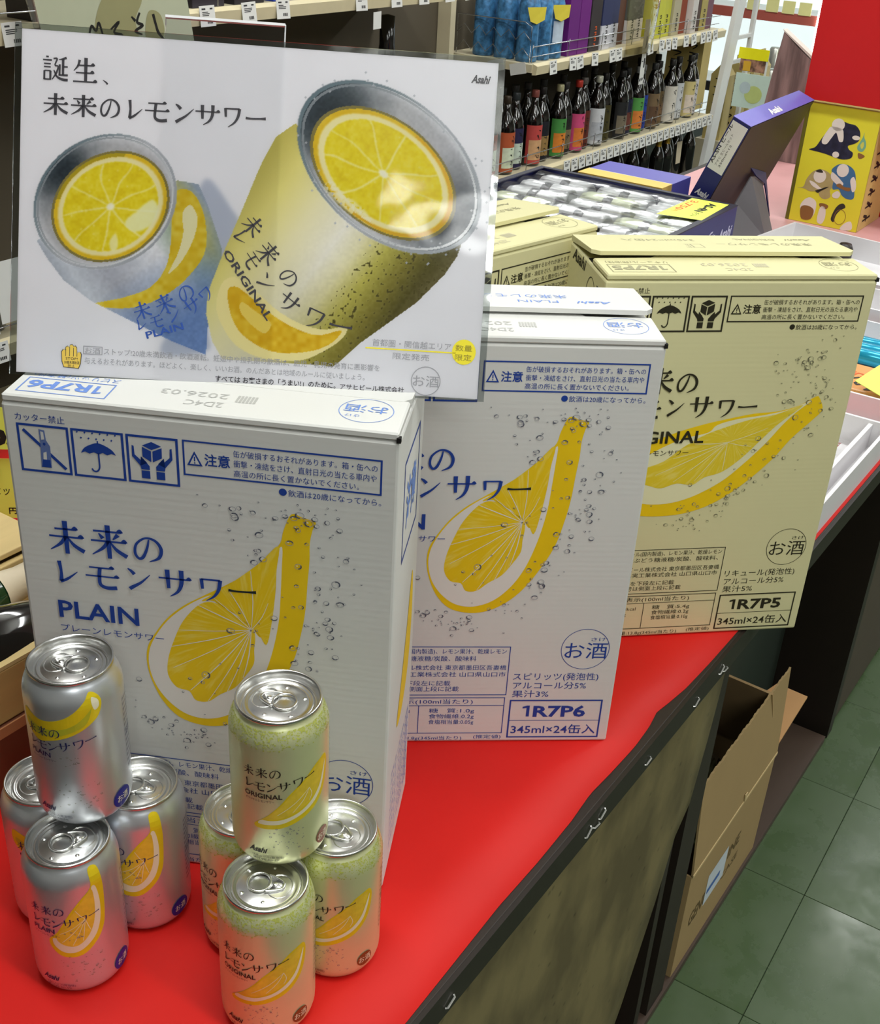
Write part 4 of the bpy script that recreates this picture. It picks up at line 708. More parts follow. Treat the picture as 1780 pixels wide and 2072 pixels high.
# ---------------- gift boxes and displays further along the table ----------------
m_navy = mat('navy_card', (34, 40, 104), .42, var=.06); m_purp = mat('violet_card', (96, 92, 176), .4, var=.05); m_dkc = mat('dark_lid_edge', (46, 46, 60), .5)
def gbox(name, s, t, z, ds, dt, dz, m, label, cat='box', grp=None, rz=0, bevel=.0015):
    r = empty(name, W(s, t, z), TH+rz, label, cat, grp); MB().box(0, ds, 0, dt, 0, dz).build('box_body', m, r, bevel=bevel); return r
g1 = gbox('gift_box', 1.32, .527, .7605, .539, .457, .066, m_navy, 'closed navy gift box under the open box of cans')
G = empty('gift_box', W(1.32, .527, .828), TH, 'navy gift box with a clear lid showing three columns of cans', 'box')
w, d, h = .539, .457, .070
g = MB(); g.box(0, w, 0, .004, 0, h).box(0, w, d-.004, d, 0, h).box(0, .004, .004, d-.004, 0, h).box(w-.004, w, .004, d-.004, 0, h).box(.004, w-.004, .004, d-.004, 0, .003); g.build('tray', m_navy, G)
e = MB(); zz = h; e.box(-.001, w+.001, -.001, .012, zz, zz+.002).box(-.001, w+.001, d-.012, d+.001, zz, zz+.002).box(-.001, .012, .012, d-.012, zz, zz+.002).box(w-.012, w+.001, .012, d-.012, zz, zz+.002); e.build('lid_frame', m_dkc, G)
m_cl = clear('box_film', 1.0, .16, .16, bump=.5)
fv = []; NX, NY = 46, 20; rn = random.Random(5)
for j in range(NY+1):
    for i in range(NX+1): fv.append((.006+(w-.012)*i/NX, .006+(d-.012)*j/NY, h-.0035+.0024*math.sin(i*2*PI/NX*7.6+.6*math.sin(j*.8))+.0008*rn.random()))
fm = MB(); fm.smooth = True; fm.add(fv, [(j*(NX+1)+i, j*(NX+1)+i+1, (j+1)*(NX+1)+i+1, (j+1)*(NX+1)+i) for j in range(NY) for i in range(NX)]); fm.build('clear_lid', m_cl, G)
dd = Dec(); dd.text('Gift', 330, 14, 40, 110, 0, shear=.3); dd.text('Asahi', 458, 14, 30, 70, 0, bold=.03, shear=.3)
dd.build('lettering', [mat('pale_ink', (190, 196, 222), .5)], lambda x, y, l: (x/1000, -.0004, y/1000), G)
m_tagy = mat('tag_yellow', (222, 236, 96), .55, var=.02); m_or = mat('ink_orange', (226, 96, 40), .6); m_bk = mat('ink_black', (24, 24, 22), .6)
dd = Dec(); dd.poly([(372, 6), (528, 14), (522, 92), (352, 92)], 0, 0); dd.text('3,750', 505, 84, 22, 90, 1, 1, bold=.02, rot=PI); dd.text('円', 412, 82, 13, 13, 1, 1, rot=PI); dd.text('AS-4N', 508, 46, 24, 80, 2, 1, bold=.045, rot=PI); dd.text('ギフト', 420, 40, 14, 34, 2, 1, rot=PI)
TG = dd.build('price_card', [m_tagy, m_or, m_bk], lambda x, y, l: (x/1000, y/1000, h+.0022+l*.0002), None); TG.location = W(1.32, .527, .828); TG.rotation_euler = (0, 0, TH); tag(TG, 'lime yellow price card lying on the clear-lidded gift box', 'price card')
cb = MB(); cb.smooth = True; cb.lathe([(0, .002), (.022, .002), (.0255, 0), (.029, .004), (.0315, .010), (.0315, .104), (.030, .110), (.0265, .116), (.027, .119), (.0255, .119), (.024, .115), (0, .115)], 20)
for k, c in enumerate(((226, 206, 208), (222, 224, 226), (222, 228, 206))):
    pass
lies = {}
for k, c in enumerate(((244, 222, 222), (240, 242, 244), (236, 242, 216))):
    lies[k] = cb.mesh('can_body', mat('gift_can_%d' % k, c, .35, metal=.15, var=.1, vs=20))
lbl = MB(); lbl.smooth = True
for k in range(9):
    a = PI*.2+PI*.6*k/8; lbl.v += [(.0318*math.cos(a), .0318*math.sin(a), .045), (.0318*math.cos(a), .0318*math.sin(a), .066)]
for k in range(8): lbl.f.append([2*k, 2*k+2, 2*k+3, 2*k+1]); lbl.m.append(0); lbl.sm.append(True)
lb_me = lbl.mesh('can_mark', mat('can_mark', (150, 152, 156), .4, metal=.2, var=.5, vs=120))
for i in range(8):
    for j in range(3):
        r = bpy.data.objects.new('drink_can', None); COL.objects.link(r); r.empty_display_size = .03
        r.matrix_world = Matrix.Translation(W(1.32+.040+.0655*i, .527+.024+.145*j+.006*math.sin(i*2.1+j), .828+.0035+.0318)) @ Matrix.Rotation(TH, 4, 'Z') @ Matrix.Rotation(-PI/2, 4, 'X') @ Matrix.Rotation(PI, 4, 'Z')
        tag(r, 'pale can lying under the clear lid of the navy gift box', 'can', 'cans lying in the clear-lidded gift box')
        put('can_body', lies[0 if i < 3 and j > 0 else (2 if (i+2*j) % 4 == 0 else 1)], r); put('can_mark', lb_me, r)
g3 = empty('gift_box', W(1.872, .70, .7605), TH, 'gift box with violet and gold bands behind the clear-lidded one', 'box')
MB().box(0, .15, 0, .20, 0, .139).build('box_body', m_purp, g3, bevel=.001); MB().box(-.0004, .05, -.0004, .2004, .02, .1396).build('gold_band', mat('gold_card', (226, 190, 96), .5), g3); MB().box(.05, .052, 0, .2, .139, .1398).build('white_line', m_wht, g3)
# the violet box leaning back on its easel, seen from behind
al = .372; LB = empty('gift_box', W(1.9, .542, 1.045), TH+.039, 'violet and navy gift box leaning on a grey easel leg, its dark back towards us', 'box')
upv = Vector((0, -math.sin(al), math.cos(al))); thv = Vector((0, math.cos(al), math.sin(al))); Lh, Lw, Lt = .297, .43, .042
lf = lambda u, v, w_: tuple(Vector((u, 0, 0))-upv*v+thv*w_)
def lbox(u0, u1, v0, v1, w0, w1):
    v = [lf(u, vv, ww) for ww in (w0, w1) for vv in (v0, v1) for u in (u0, u1)]
    return MB().add(v, [(0, 2, 3, 1), (4, 5, 7, 6), (0, 1, 5, 4), (2, 6, 7, 3), (0, 4, 6, 2), (1, 3, 7, 5)])
lbox(0, Lw, 0, Lh, .0012, Lt).build('box_body', m_navy, LB, bevel=.001)
lbox(-.0005, Lw+.0005, -.0009, .0, .0, Lt+.0005).build('top_face', m_purp, LB, label='violet top face')
m_db = mat('dark_back_film', (34, 26, 30), .5, var=.25, vs=12, coat=.05, coat_r=.3, bump=.3, bs=30); lbox(.0015, Lw-.0015, .0015, Lh-.0015, -.0006, .0012).build('back_panel', m_db, LB, label='dark glossy back panel')
dd = Dec(); dd.rect(3, -112, 39, -6, 0, 0); dd.text('AS-5N ビール', 9, -100, 9, 86, 1, 1, bold=.02, rot=PI/2); dd.text('アサヒ 生ビールセット', 19, -100, 6, 70, 1, 1, rot=PI/2); dd.text('350ml×12', 27, -100, 6, 50, 1, 1, rot=PI/2)
dd.build('end_label', [mat('label_white', (222, 222, 220), .6), m_bk], lambda x, y, l: lf(-.0006-l*.0003, -y/1000, .042-x/1000), LB, 'white label with black lettering')
dd = Dec(); dd.text('Asahi', 150, 8, 24, 78, 0, bold=.04, shear=.35); dd.build('top_lettering', [m_wht], lambda x, y, l: lf(x/1000, -.0013, y/1000), LB)
dd = Dec(); dd.text('Asahi', 6, -170, 18, 30, 0, bold=.04, shear=.3); dd.build('end_lettering', [m_wht], lambda x, y, l: lf(-.0008, -y/1000, .042-x/1000), LB)
m_gry = mat('grey_card', (112, 112, 116), .7); 
def lpt(u, y, z): return (u, y, z-1.045)
def sheet3(pts, off=(.0006, .003, -.0005)):
    n = len(pts); q = [lpt(*p) for p in pts]; return MB().add(q+[(x+off[0], y+off[1], z+off[2]) for x, y, z in q], [list(range(n)), list(range(2*n-1, n-1, -1))]+[(i, n+i, n+(i+1) % n, (i+1) % n) for i in range(n)])
sheet3([(.18, .060, .85), (.205, .044, .905), (.235, .044, .90), (.325, .052, .868), (.346, .016, .763), (.262, .004, .763), (.10, .045, .763)]).build('easel_leg', m_gry, LB, label='grey folded easel leg')
sheet3([(.196, .046, .926), (.357, .058, .886), (.356, .03, .79), (.327, .047, .868), (.235, .0425, .902)]).build('easel_wing', m_navy, LB, label='navy side wing of the easel')
# yellow box with painted figures, red box above it
YB = empty('display_carton', W(2.38, .415, .7605), TH, 'tall yellow carton painted with seated robed figures', 'carton')
m_yel = mat('yellow_card', (226, 216, 52), .5, var=.04); m_olv = mat('olive_card', (104, 98, 22), .6); m_tan = mat('tan_card', (206, 180, 112), .6, var=.08)
MB().box(.001, .18, .001, .173, 0, .274).build('box_body', m_tan, YB); MB().box(0, .0012, .0, .165, 0, .272).build('front_face', m_yel, YB, label='yellow painted face'); MB().box(0, .0012, .165, .1735, 0, .274).build('edge_strip', m_olv, YB); MB().box(.001, .18, .1731, .1743, 0, .274).build('side_face', m_olv, YB)
fc = lambda x, y, l: (-.0003-l*.00015, .415-.415+(.165-x/1000), y/1000)   # x runs from the left seen from the camera
fg = Dec(); sk, nv, tn, bl, gr, br, dk, wh = range(8)
fg.sm([(16, 168), (30, 176), (42, 200), (58, 226), (78, 240), (96, 238), (112, 236), (124, 224), (126, 206), (116, 196), (104, 190), (108, 182), (118, 176), (116, 164), (98, 158), (78, 160), (56, 164), (36, 166)], nv, 0)
fg.disc(72, 232, 15, 14, sk, 1); fg.sm([(58, 226), (50, 216), (42, 196), (44, 186), (54, 186), (62, 200), (70, 214), (76, 206), (82, 196), (90, 198), (88, 214), (82, 224)], sk, 1); fg.disc(118, 210, 9, 5, sk, 1); fg.disc(80, 166, 8, 7, sk, 1)
fg.sm([(128, 200), (133, 214), (134, 224), (136, 214), (142, 204), (144, 192), (138, 182), (128, 184), (125, 192)], gr, 0); fg.sm([(131, 196), (136, 204), (139, 196), (136, 188)], yl := 8, 1); fg.sm([(130, 178), (142, 176), (146, 172), (138, 166), (132, 168)], br, 0)
fg.sm([(6, 78), (20, 82), (24, 100), (36, 120), (54, 128), (72, 124), (86, 112), (90, 96), (84, 84), (88, 70), (76, 62), (64, 66), (56, 76), (38, 74), (22, 78)], tn, 0); fg.disc(54, 112, 15, 15, sk, 1); fg.sm([(42, 122), (52, 128), (60, 122), (52, 120)], dk, 2); fg.sm([(32, 98), (44, 96), (58, 88), (66, 84), (56, 82), (40, 88)], sk, 1); fg.sm([(50, 78), (64, 80), (80, 92), (66, 86), (58, 74)], dk, 2)
fg.sm([(78, 130), (92, 146), (112, 148), (130, 138), (138, 118), (140, 96), (142, 76), (128, 72), (114, 78), (104, 90), (90, 88), (88, 104), (92, 118)], bl, 1); fg.disc(104, 134, 14, 15, sk, 2); fg.sm([(80, 126), (90, 122), (104, 112), (112, 104), (104, 98), (88, 106), (80, 114)], sk, 2); fg.sm([(132, 124), (140, 112), (142, 96), (136, 90), (130, 102), (126, 116)], sk, 2); fg.sm([(96, 98), (112, 92), (128, 90), (130, 98), (116, 98), (104, 104)], br, 3); fg.sm([(92, 78), (102, 86), (110, 80), (106, 70), (94, 70)], sk, 2)
fg.sm([(22, 40), (30, 54), (42, 60), (56, 54), (60, 40), (58, 22), (50, 10), (34, 14), (24, 28)], sk, 0); fg.sm([(24, 34), (40, 40), (56, 32), (52, 10), (30, 8)], br+0, 1); fg.sm([(66, 50), (78, 52), (88, 48), (84, 40), (70, 42)], br, 0); fg.sm([(70, 42), (82, 42), (86, 20), (80, 4), (68, 10)], sk, 0)
fg.sm([(100, 20), (104, 42), (112, 56), (122, 60), (128, 52), (118, 44), (110, 30), (108, 14)], dk, 0); fg.ring(120, 28, 14, 18, 1.2, br, 1); fg.sm([(126, 0), (134, 16), (148, 22), (152, 4)], sk, 0)
fg.build('painted_figures', [mat('fig_pale', (228, 218, 206), .6), mat('fig_navy', (34, 34, 56), .6, var=.3, vs=60), mat('fig_tan', (176, 158, 104), .6, var=.15, vs=60), mat('fig_blue', (64, 108, 148), .6, var=.15, vs=60), mat('fig_green', (120, 172, 140), .6), mat('fig_brown', (140, 96, 48), .6), mat('fig_dark', (52, 46, 40), .6), m_wht, mat('fig_yellow', (210, 204, 90), .6)], fc, YB, 'painted figures in navy, tan and blue robes')
sd = Dec(); rn = random.Random(8)
for k in range(8): y = 250-31*k; sd.stroke([(30+rn.random()*20, y), (60, y-8), (50+rn.random()*30, y-18)], [6, 9, 3]); sd.stroke([(30, y-12), (80+rn.random()*10, y-10)], [4, 6])
sd.build('side_brushwork', [m_bk], lambda x, y, l: (x/1000, -.0006, y/1000), YB); MB().box(0, .18, 0, .001, 0, .274).build('side_face', m_tan, YB)
RB = empty('red_carton', W(2.372, .25, 1.0365), TH, 'plain red carton standing on top of the yellow painted one', 'carton'); MB().box(0, .19, .0, .348, .003, .30).build('box_body', mat('red_card', (196, 22, 24), .5, var=.03), RB, bevel=.001); MB().box(-.001, .19, -.001, .350, 0, .003).build('bottom_lip', m_tan, RB)
R2 = empty('red_carton', W(2.575, .20, .7605), TH, 'red carton behind the yellow painted one, at the right edge', 'carton'); MB().box(0, .2, 0, .33, 0, .2745).build('box_body', mat('red_card', (196, 22, 24), .5), R2, bevel=.001)
# brown sleeve standing behind
m_slv = mat('brown_sleeve', (128, 108, 104), .45, var=.35, vs=7, stretch=(1, 6, .8), metal=.1)
BSV = empty('paper_sleeve', W(3.0, .70, .7605), TH, 'dull brown mottled paper sleeve with a slanting top behind the violet box', 'paper bag')
MB().prism([(.08, 0), (.22, 0), (.20, .22), (.186, .345), (.14, .31), (.085, .275), (.08, .2)], 'x', 0, .03).build('sleeve_body', m_slv, BSV); MB().prism([(.083, .276), (.186, .346), (.19, .352), (.082, .284)], 'x', -.001, .031).build('pale_edge', mat('paper_edge', (206, 196, 186), .6), BSV)
# white trays
m_tray = mat('white_tray', (222, 220, 222), .5, var=.02)
def tray(s, t, z, ds, dt, dz, label, rz=0, divs=(), th=.005):
    r = empty('tray', W(s, t, z), TH+rz, label, 'tray', 'white trays along the table')
    m = MB().box(0, ds, 0, dt, 0, .003); m.box(0, ds, 0, th, .003, dz).box(0, ds, dt-th, dt, .003, dz).box(0, th, th, dt-th, .003, dz).box(ds-th, ds, th, dt-th, .003, dz); m.build('tray_body', m_tray, r)
    for a, b_ in divs: MB().box(th, ds-th, a, b_, .003, dz-.004).build('divider', m_tray, r)
    return r
t1 = tray(.812, .006, .7605, .385, .30, .043, 'white tray by the table edge with a long narrow compartment', divs=((.026, .032),))
wr = []; rn = random.Random(12)
for i in range(8):
    for j in range(6): wr.append((.03+.3*i/7, .05+.2*j/5, .012+.018*rn.random()))
WR = MB().add(wr, [(i*6+j, (i+1)*6+j, (i+1)*6+j+1, i*6+j+1) for i in range(7) for j in range(5)]).build('clear_wrap', m_bag, None, W(.812, .006, .7605), TH); tag(WR, 'crumpled clear wrap lying in the tray by the table edge', 'wrap')
tray(1.297, .03, .7605, .36, .34, .036, 'white tray holding the turquoise and orange packets', divs=())
tray(1.68, .03, .7605, .13, .26, .05, 'white tray behind the one with the turquoise packet')
t3 = tray(2.14, .44, .7605, .02, .02, .02, 'x')
bpy.data.objects.remove(t3.children[0]); bpy.data.objects.remove(t3)
t3 = empty('tray', W(2.17, .50, .7605), TH+PI-.12, 'white tray with one corner pointing up behind the cream carton, small round lids inside', 'tray', 'white trays along the table')
m = MB().box(0, .30, 0, .42, 0, .003); m.box(0, .30, 0, .005, .003, .05).box(0, .30, .415, .42, .003, .05).box(0, .005, .005, .415, .003, .05).box(.295, .3, .005, .415, .003, .05); m.build('tray_body', m_tray, t3)
for k, (s, t) in enumerate(((2.08, .43), (2.10, .36))):  # round bottle tops lying in the tray
    o = MB(); o.smooth = True; o.lathe([(0, 0), (.017, 0), (.017, .03), (.012, .04), (0, .042)], 14); o = o.build('bottle_top', mat('dark_cap' if k else 'tan_cap', (40, 32, 28) if k else (170, 140, 96), .4), None, W(s, t, .765), TH); tag(o, ('dark' if k else 'tan')+' round bottle top in the tray behind the cream carton', 'jar')
tq = empty('snack_packet', W(1.50, .045, .764), TH, 'glossy turquoise foil packet in the white tray', 'packet'); q = MB(); q.smooth = True
for k in range(3): q.tube([(.02+.03*k, .0, .014), (.02+.03*k, .16, .014)], .014, 10)
q.build('foil_body', mat('turquoise_foil', (40, 164, 200), .2, metal=.3, var=.2, vs=14), tq)
dd = Dec()
for k in range(4): dd.line(0, 0, 0, 0.1, .1)
oq = empty('snack_packet', W(1.355, .04, .764), TH, 'orange lettered packet lying beside the turquoise one', 'packet'); MB().box(0, .12, 0, .17, 0, .016).build('packet_body', mat('orange_pack', (222, 160, 96), .3, var=.2, vs=30), oq, bevel=.004)
dd = Dec(); dd.text('A R I', 20, 30, 34, 60, 0, bold=.03, rot=.9); dd.text('KABUKI', 60, 20, 22, 90, 1, bold=.03, rot=1.3)
dd.build('lettering', [m_bk, m_or], lambda x, y, l: (x/1000, y/1000, .0166), oq)
yt = MB().add([(0, 0, 0), (.09, -.01, .0), (.10, .06, .02), (.005, .07, .02)], [(0, 1, 2, 3)]).build('price_card', m_tagy, None, W(1.315, .03, .787), TH); tag(yt, 'blank-looking yellow price card over the orange packet', 'price card'); yt.modifiers.new('t', 'SOLIDIFY').thickness = .0008

# ---------------- wooden crates with bottles at the left ----------------
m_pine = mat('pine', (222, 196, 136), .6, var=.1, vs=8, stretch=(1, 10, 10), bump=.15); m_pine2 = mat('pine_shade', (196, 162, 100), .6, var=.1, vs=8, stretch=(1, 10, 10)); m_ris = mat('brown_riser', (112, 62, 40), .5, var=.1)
RI = empty('riser', W(-.21, .402, .7605), TH, 'reddish brown wooden riser under the pine crate at left', 'riser'); MB().box(0, .225, 0, .225, 0, .077).build('riser_body', m_ris, RI, bevel=.002); MB().box(-.001, .226, -.0015, .0, .068, .078).build('top_lip', mat('riser_lip_highlight', (186, 128, 84), .5), RI)  # light wood lip, with the orange rim highlight put into its colour
CR = empty('crate', W(-.20, .405, .8385), TH, 'pale pine crate with narrow compartments at the left edge', 'crate')
L_ = .34
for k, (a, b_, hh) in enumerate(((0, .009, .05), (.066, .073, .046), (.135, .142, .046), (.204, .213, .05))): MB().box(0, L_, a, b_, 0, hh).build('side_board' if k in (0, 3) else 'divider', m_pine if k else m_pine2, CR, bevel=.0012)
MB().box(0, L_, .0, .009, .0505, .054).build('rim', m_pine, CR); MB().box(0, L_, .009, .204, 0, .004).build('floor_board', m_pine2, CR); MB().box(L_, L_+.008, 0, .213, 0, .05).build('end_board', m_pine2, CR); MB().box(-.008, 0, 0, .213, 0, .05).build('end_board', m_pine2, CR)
for k in range(3): MB().box(.001+.116*k, .115+.116*k, .139, .215, .0503, .056).build('lid_board', m_pine, CR, bevel=.001)
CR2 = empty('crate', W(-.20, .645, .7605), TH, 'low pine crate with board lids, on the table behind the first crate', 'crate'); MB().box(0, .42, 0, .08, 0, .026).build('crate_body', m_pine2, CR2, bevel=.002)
for k in range(3): MB().box(.002+.139*k, .138+.139*k, .003, .077, .0262, .031).build('lid_board', m_pine, CR2, bevel=.001)
btp = [(0, .0), (.034, .0), (.036, .003), (.036, .16), (.034, .185), (.026, .215), (.017, .235), (.0145, .25), (.014, .285), (.016, .287), (.016, .297), (0, .297)]
def lying(s, t, z, m, wrapm, label):
    r = bpy.data.objects.new('bottle', None); COL.objects.link(r); r.empty_display_size = .03
    r.matrix_world = Matrix.Translation(W(s, t, z)) @ Matrix.Rotation(TH, 4, 'Z') @ Matrix.Rotation(PI/2, 4, 'Y'); tag(r, label, 'bottle')
    b = MB(); b.smooth = True; b.lathe(btp, 28); b.build('glass_body', m, r)
    n = MB(); n.smooth = True; n.lathe([(.0236, .2225), (.0175, .236), (.0152, .25), (.0147, .2875), (.0168, .289), (.0168, .298), (0, .2985)], 24); n.build('neck_wrap', wrapm, r, label='cream paper wrap around the neck')
m_gg = mat('green_glass', (18, 60, 30), .12, var=.02, coat=.5); m_bg = mat('black_glass', (10, 10, 12), .06, var=.01, coat=1); m_cream = mat('cream_paper', (222, 208, 180), .6, var=.06)
lying(-.163, .445, .8385+.0045+.0365, m_bg, m_cream, 'black glossy bottle lying in the nearest crate compartment'); lying(-.160, .514, .8385+.0045+.0365, m_gg, m_cream, 'green bottle with a cream neck wrap lying in the crate')
def card(name, s, t, z, w_, h_, tilt, texts, label, m=m_tagy):
    dd = Dec(); dd.rect(0, 0, w_, h_, 0, 0)
    for a in texts: dd.text(*a[:5], 1, 1, bold=a[5])
    o = dd.build(name, [m, m_bk], lambda x, y, l: (x/1000, -l*.0003+y/1000*math.sin(tilt), y/1000*math.cos(tilt)), None); o.location = W(s, t, z); o.rotation_euler = (0, 0, TH-.9); tag(o, label, 'price card'); md = o.modifiers.new('t', 'SOLIDIFY'); md.thickness = .0006; md.offset = 1; return o
card('price_card', .214, .824, .872, 100, 50, .1, (('0.', 66, 6, 26, 26, .05), ('ギフト', 20, 34, 14, 46, .02)), 'upper lime yellow card with large black figures, left edge')
card('price_card', .218, .822, .782, 98, 74, .1, (('セット', 56, 30, 12, 30, .0), ('円', 72, 6, 9, 9, .02), ('4本', 24, 30, 12, 22, 0)), 'lower lime yellow card with a handwritten set price, left edge')
CH_ = empty('card_holder', W(.200, .842, .858), TH-.9, 'grey plastic card holder between the two yellow cards', 'card holder'); MB().box(0, .096, 0, .004, .0, .016).box(0, .096, -.004, .0, .0, .003).build('holder_rail', clear('grey_plastic', .7, .2, .2, (190, 188, 186)), CH_); MB().box(.04, .046, .004, .008, -.0975, .016).build('holder_stem', m_wht, CH_)

# ---------------- the store shelves behind ----------------
m_shelf = mat('shelf_ivory', (206, 196, 166), .5, var=.04); m_rail = mat('price_rail_ivory', (216, 204, 168), .45); m_back = mat('shelf_back', (84, 76, 62), .7, var=.08, vs=3); m_wire = mat('steel_wire', (170, 172, 176), .25, metal=.9)
m_tagw = mat('price_tag_paper', (222, 222, 218), .6, var=.03); m_tk = mat('tag_ink', (50, 50, 52), .7)
GS = empty('store_shelf', W(0, 0, 0), TH, 'long ivory store shelf unit full of bottles, running along the far side of the aisle', 'shelf')
MB().box(.2, 5.62, 2.50, 2.54, 0, 1.95).build('back_panel', m_back, GS)
for s in (.2, 3.66, 5.62): MB().box(s, s+.035, 2.44, 2.50, 0, 1.95).build('upright', m_shelf, GS)
for (s0, s1, z, nm) in ((.25, 3.30, 1.096, 'L'), (3.735, 5.62, .797, 'R'), (.25, 5.62, .383, 'B'), (.25, 5.62, .06, 'F')):
    MB().box(s0, s1, 2.10, 2.50, z-.028, z).build('shelf_board', m_shelf, GS, bevel=.001)
    if nm != 'F': MB().prism([(2.10, z+.004), (2.078, z-.004), (2.082, z-.036), (2.10, z-.038)], 'x', s0, s1).build('price_rail', m_rail, GS)
    if nm == 'R': MB().box(s0-.004, s0, 2.10, 2.46, z-.03, z).build('end_cap', m_shelf, GS)
MB().box(.2, 5.64, 2.12, 2.5, 0, .032).build('plinth', mat('plinth_dark', (60, 58, 52), .6), GS)
tg = MB().box(-.028, .028, -.0006, .0006, -.024, .027).mesh('price_tag', m_tagw); tgs = MB().box(-.036, .036, -.0006, .0006, -.02, .022).mesh('price_tag', m_tagw)
def tagprint(seed, w_=24):
    rn = random.Random(seed); d = Dec(); d.rect(-w_+4, 17, -w_+4+14, 21, 0, 0); d.rect(w_-14, 17, w_-4, 21)
    for k in range(3): d.rect(-w_+5, 10-4*k, -w_+5+rn.uniform(18, 34), 12.2-4*k)
    for k in range(4): d.rect(-2+5*k, -17, 1.6+5*k, -9)
    return d.mesh('tag_print', [m_tk], lambda x, y, l: (x/1000, -.0009, y/1000))
tps = [tagprint(k) for k in range(4)]
def ptag(s, z, k, tilt=0):
    o = put('price_tag', tg, GS, (s, 2.0765, z), None); o.rotation_euler = (math.radians(-6), tilt, 0); p = put('tag_print', tps[k % 4], o)
rn = random.Random(21)
for k, s in enumerate((1.345, 1.66, 1.80, 1.96, 2.12, 2.26, 2.62, 2.80, 2.95, 3.10, 3.22)): ptag(s, 1.082, k, rn.uniform(-.04, .04))
for k, s in enumerate((3.86, 4.02, 4.08, 4.21, 4.37, 4.43, 4.74, 4.86, 4.93, 5.0, 5.13, 5.22, 5.33, 5.40, 5.48)): ptag(s, .778, k, rn.uniform(-.1, .1))
for k in range(24): ptag(4.06+.066*k if k < 24 else 0, .362, k, rn.uniform(-.05, .05))
for k, s in enumerate((.9, 1.05, 1.2)): ptag(s, .362, k)
# low wire guards in front of the bottles
for (s0, s1, z) in ((3.75, 5.60, .80), (.3, 5.60, .386), (.3, 3.25, 1.10)):
    m = MB(); m.smooth = True; m.tube([(s0, 2.115, z+.058), (s1, 2.115, z+.058)], .0022, 6).tube([(s0, 2.115, z+.022), (s1, 2.115, z+.022)], .0018, 6)
    s = s0
    while s < s1: m.tube([(s, 2.115, z), (s, 2.113, z+.062), (s+.006, 2.115, z+.066), (s+.012, 2.117, z+.058)], .0018, 5); s += .29
    m.build('guard_wire', m_wire, GS)
m = MB(); m.smooth = True
m.tube([(3.742, 2.12, .80), (3.742, 2.12, .93), (3.742, 2.15, .945), (3.742, 2.46, .945), (3.742, 2.46, .80)], .002, 6)
for q in (.835, .895): m.tube([(3.742, 2.12+.34*k/10, .80+q-.80+(.016 if k % 2 else -.016)) for k in range(11)], .0016, 5)
m.build('end_wire', m_wire, GS, label='zigzag wire side guard')
for k, t in enumerate((2.16, 2.26)):
    o = put('price_tag', tgs, GS, (3.728, t, .775), None); o.rotation_euler = (0, .25, PI/2)
# bottles on the lower shelf
BP = [(0, 0), (.036, 0), (.0385, .003), (.0385, .170), (.036, .188), (.027, .213), (.0165, .235), (.0142, .246), (.014, .272)]
bm_ = MB(); bm_.smooth = True; bm_.lathe([(r, z) for r, z in BP]+[(0, .272)], 20); me_b = bm_.mesh('glass_body', mat('brown_glass', (16, 13, 11), .08, var=.02, coat=1))
cpm = MB(); cpm.smooth = True; cpm.lathe([(.0152, .268), (.0158, .27), (.0158, .293), (.0145, .2955), (0, .296)], 14)
def label_strip(z0, z1, r=.0392, a0=-1.25, a1=1.25, n=10):
    m = MB(); m.smooth = True; vs = []
    for k in range(n+1): a = -PI/2+a0+(a1-a0)*k/n; vs += [(r*math.cos(a), r*math.sin(a), z0), (r*math.cos(a), r*math.sin(a), z1)]
    return m.add(vs, [(2*k, 2*k+2, 2*k+3, 2*k+1) for k in range(n)])
def brush(seed, z0, z1, r=.0395, n=3, c0=0):
    rn = random.Random(seed); d = Dec()
    for k in range(n):
        y = z1-(z1-z0)*(k+.5)/n; h = (z1-z0)/n*.42
        for q in range(3): x = c0+rn.uniform(-9, 3); yy = y+rn.uniform(-h, h)*.8; d.stroke([(x, yy), (x+rn.uniform(5, 11), yy+rn.uniform(-3, 3)), (x+rn.uniform(2, 16), yy-rn.uniform(2, h))], [2.0, 3.4, 1.2], 0, 0, 3)
    return d.mesh('brush_mark', [m_bk], lambda x, y, l: ((r+.0003)*math.sin(x/1000/r), -(r+.0003)*math.cos(x/1000/r), y/1000))
capm = {}
def bottle(s, t, z, lc, cc, label, grp, rz=0, lz=(.02, .135), sc=1.0, body=None, seed=0, two=None):
    r = empty('bottle', W(s, t, z), TH-.42+rz, label, 'bottle', grp); r.scale = (sc, sc, sc)
    put('glass_body', body or me_b, r)
    if cc not in capm: capm[cc] = cpm.mesh('cap', mat('cap_%d_%d_%d' % cc, cc, .35, metal=.3))
    put('cap', capm[cc], r)
    if lc:
        o = label_strip(lz[0], lz[1]).build('paper_label', mat('label_%d_%d_%d' % lc, lc, .55, var=.12, vs=60), r)
        if two: label_strip(lz[0]+.1*(lz[1]-lz[0]), lz[0]+.62*(lz[1]-lz[0]), .0394, -.9, .95).build('label_patch', mat('label_%d_%d_%d' % two, two, .55, var=.25, vs=50), o)
        put('brush_mark', brush(seed, lz[0]*1000+4, lz[1]*1000-4, c0=4), o)
    return r
gb = 'dark bottles on the lower shelf'; dkc_ = (30, 28, 28)
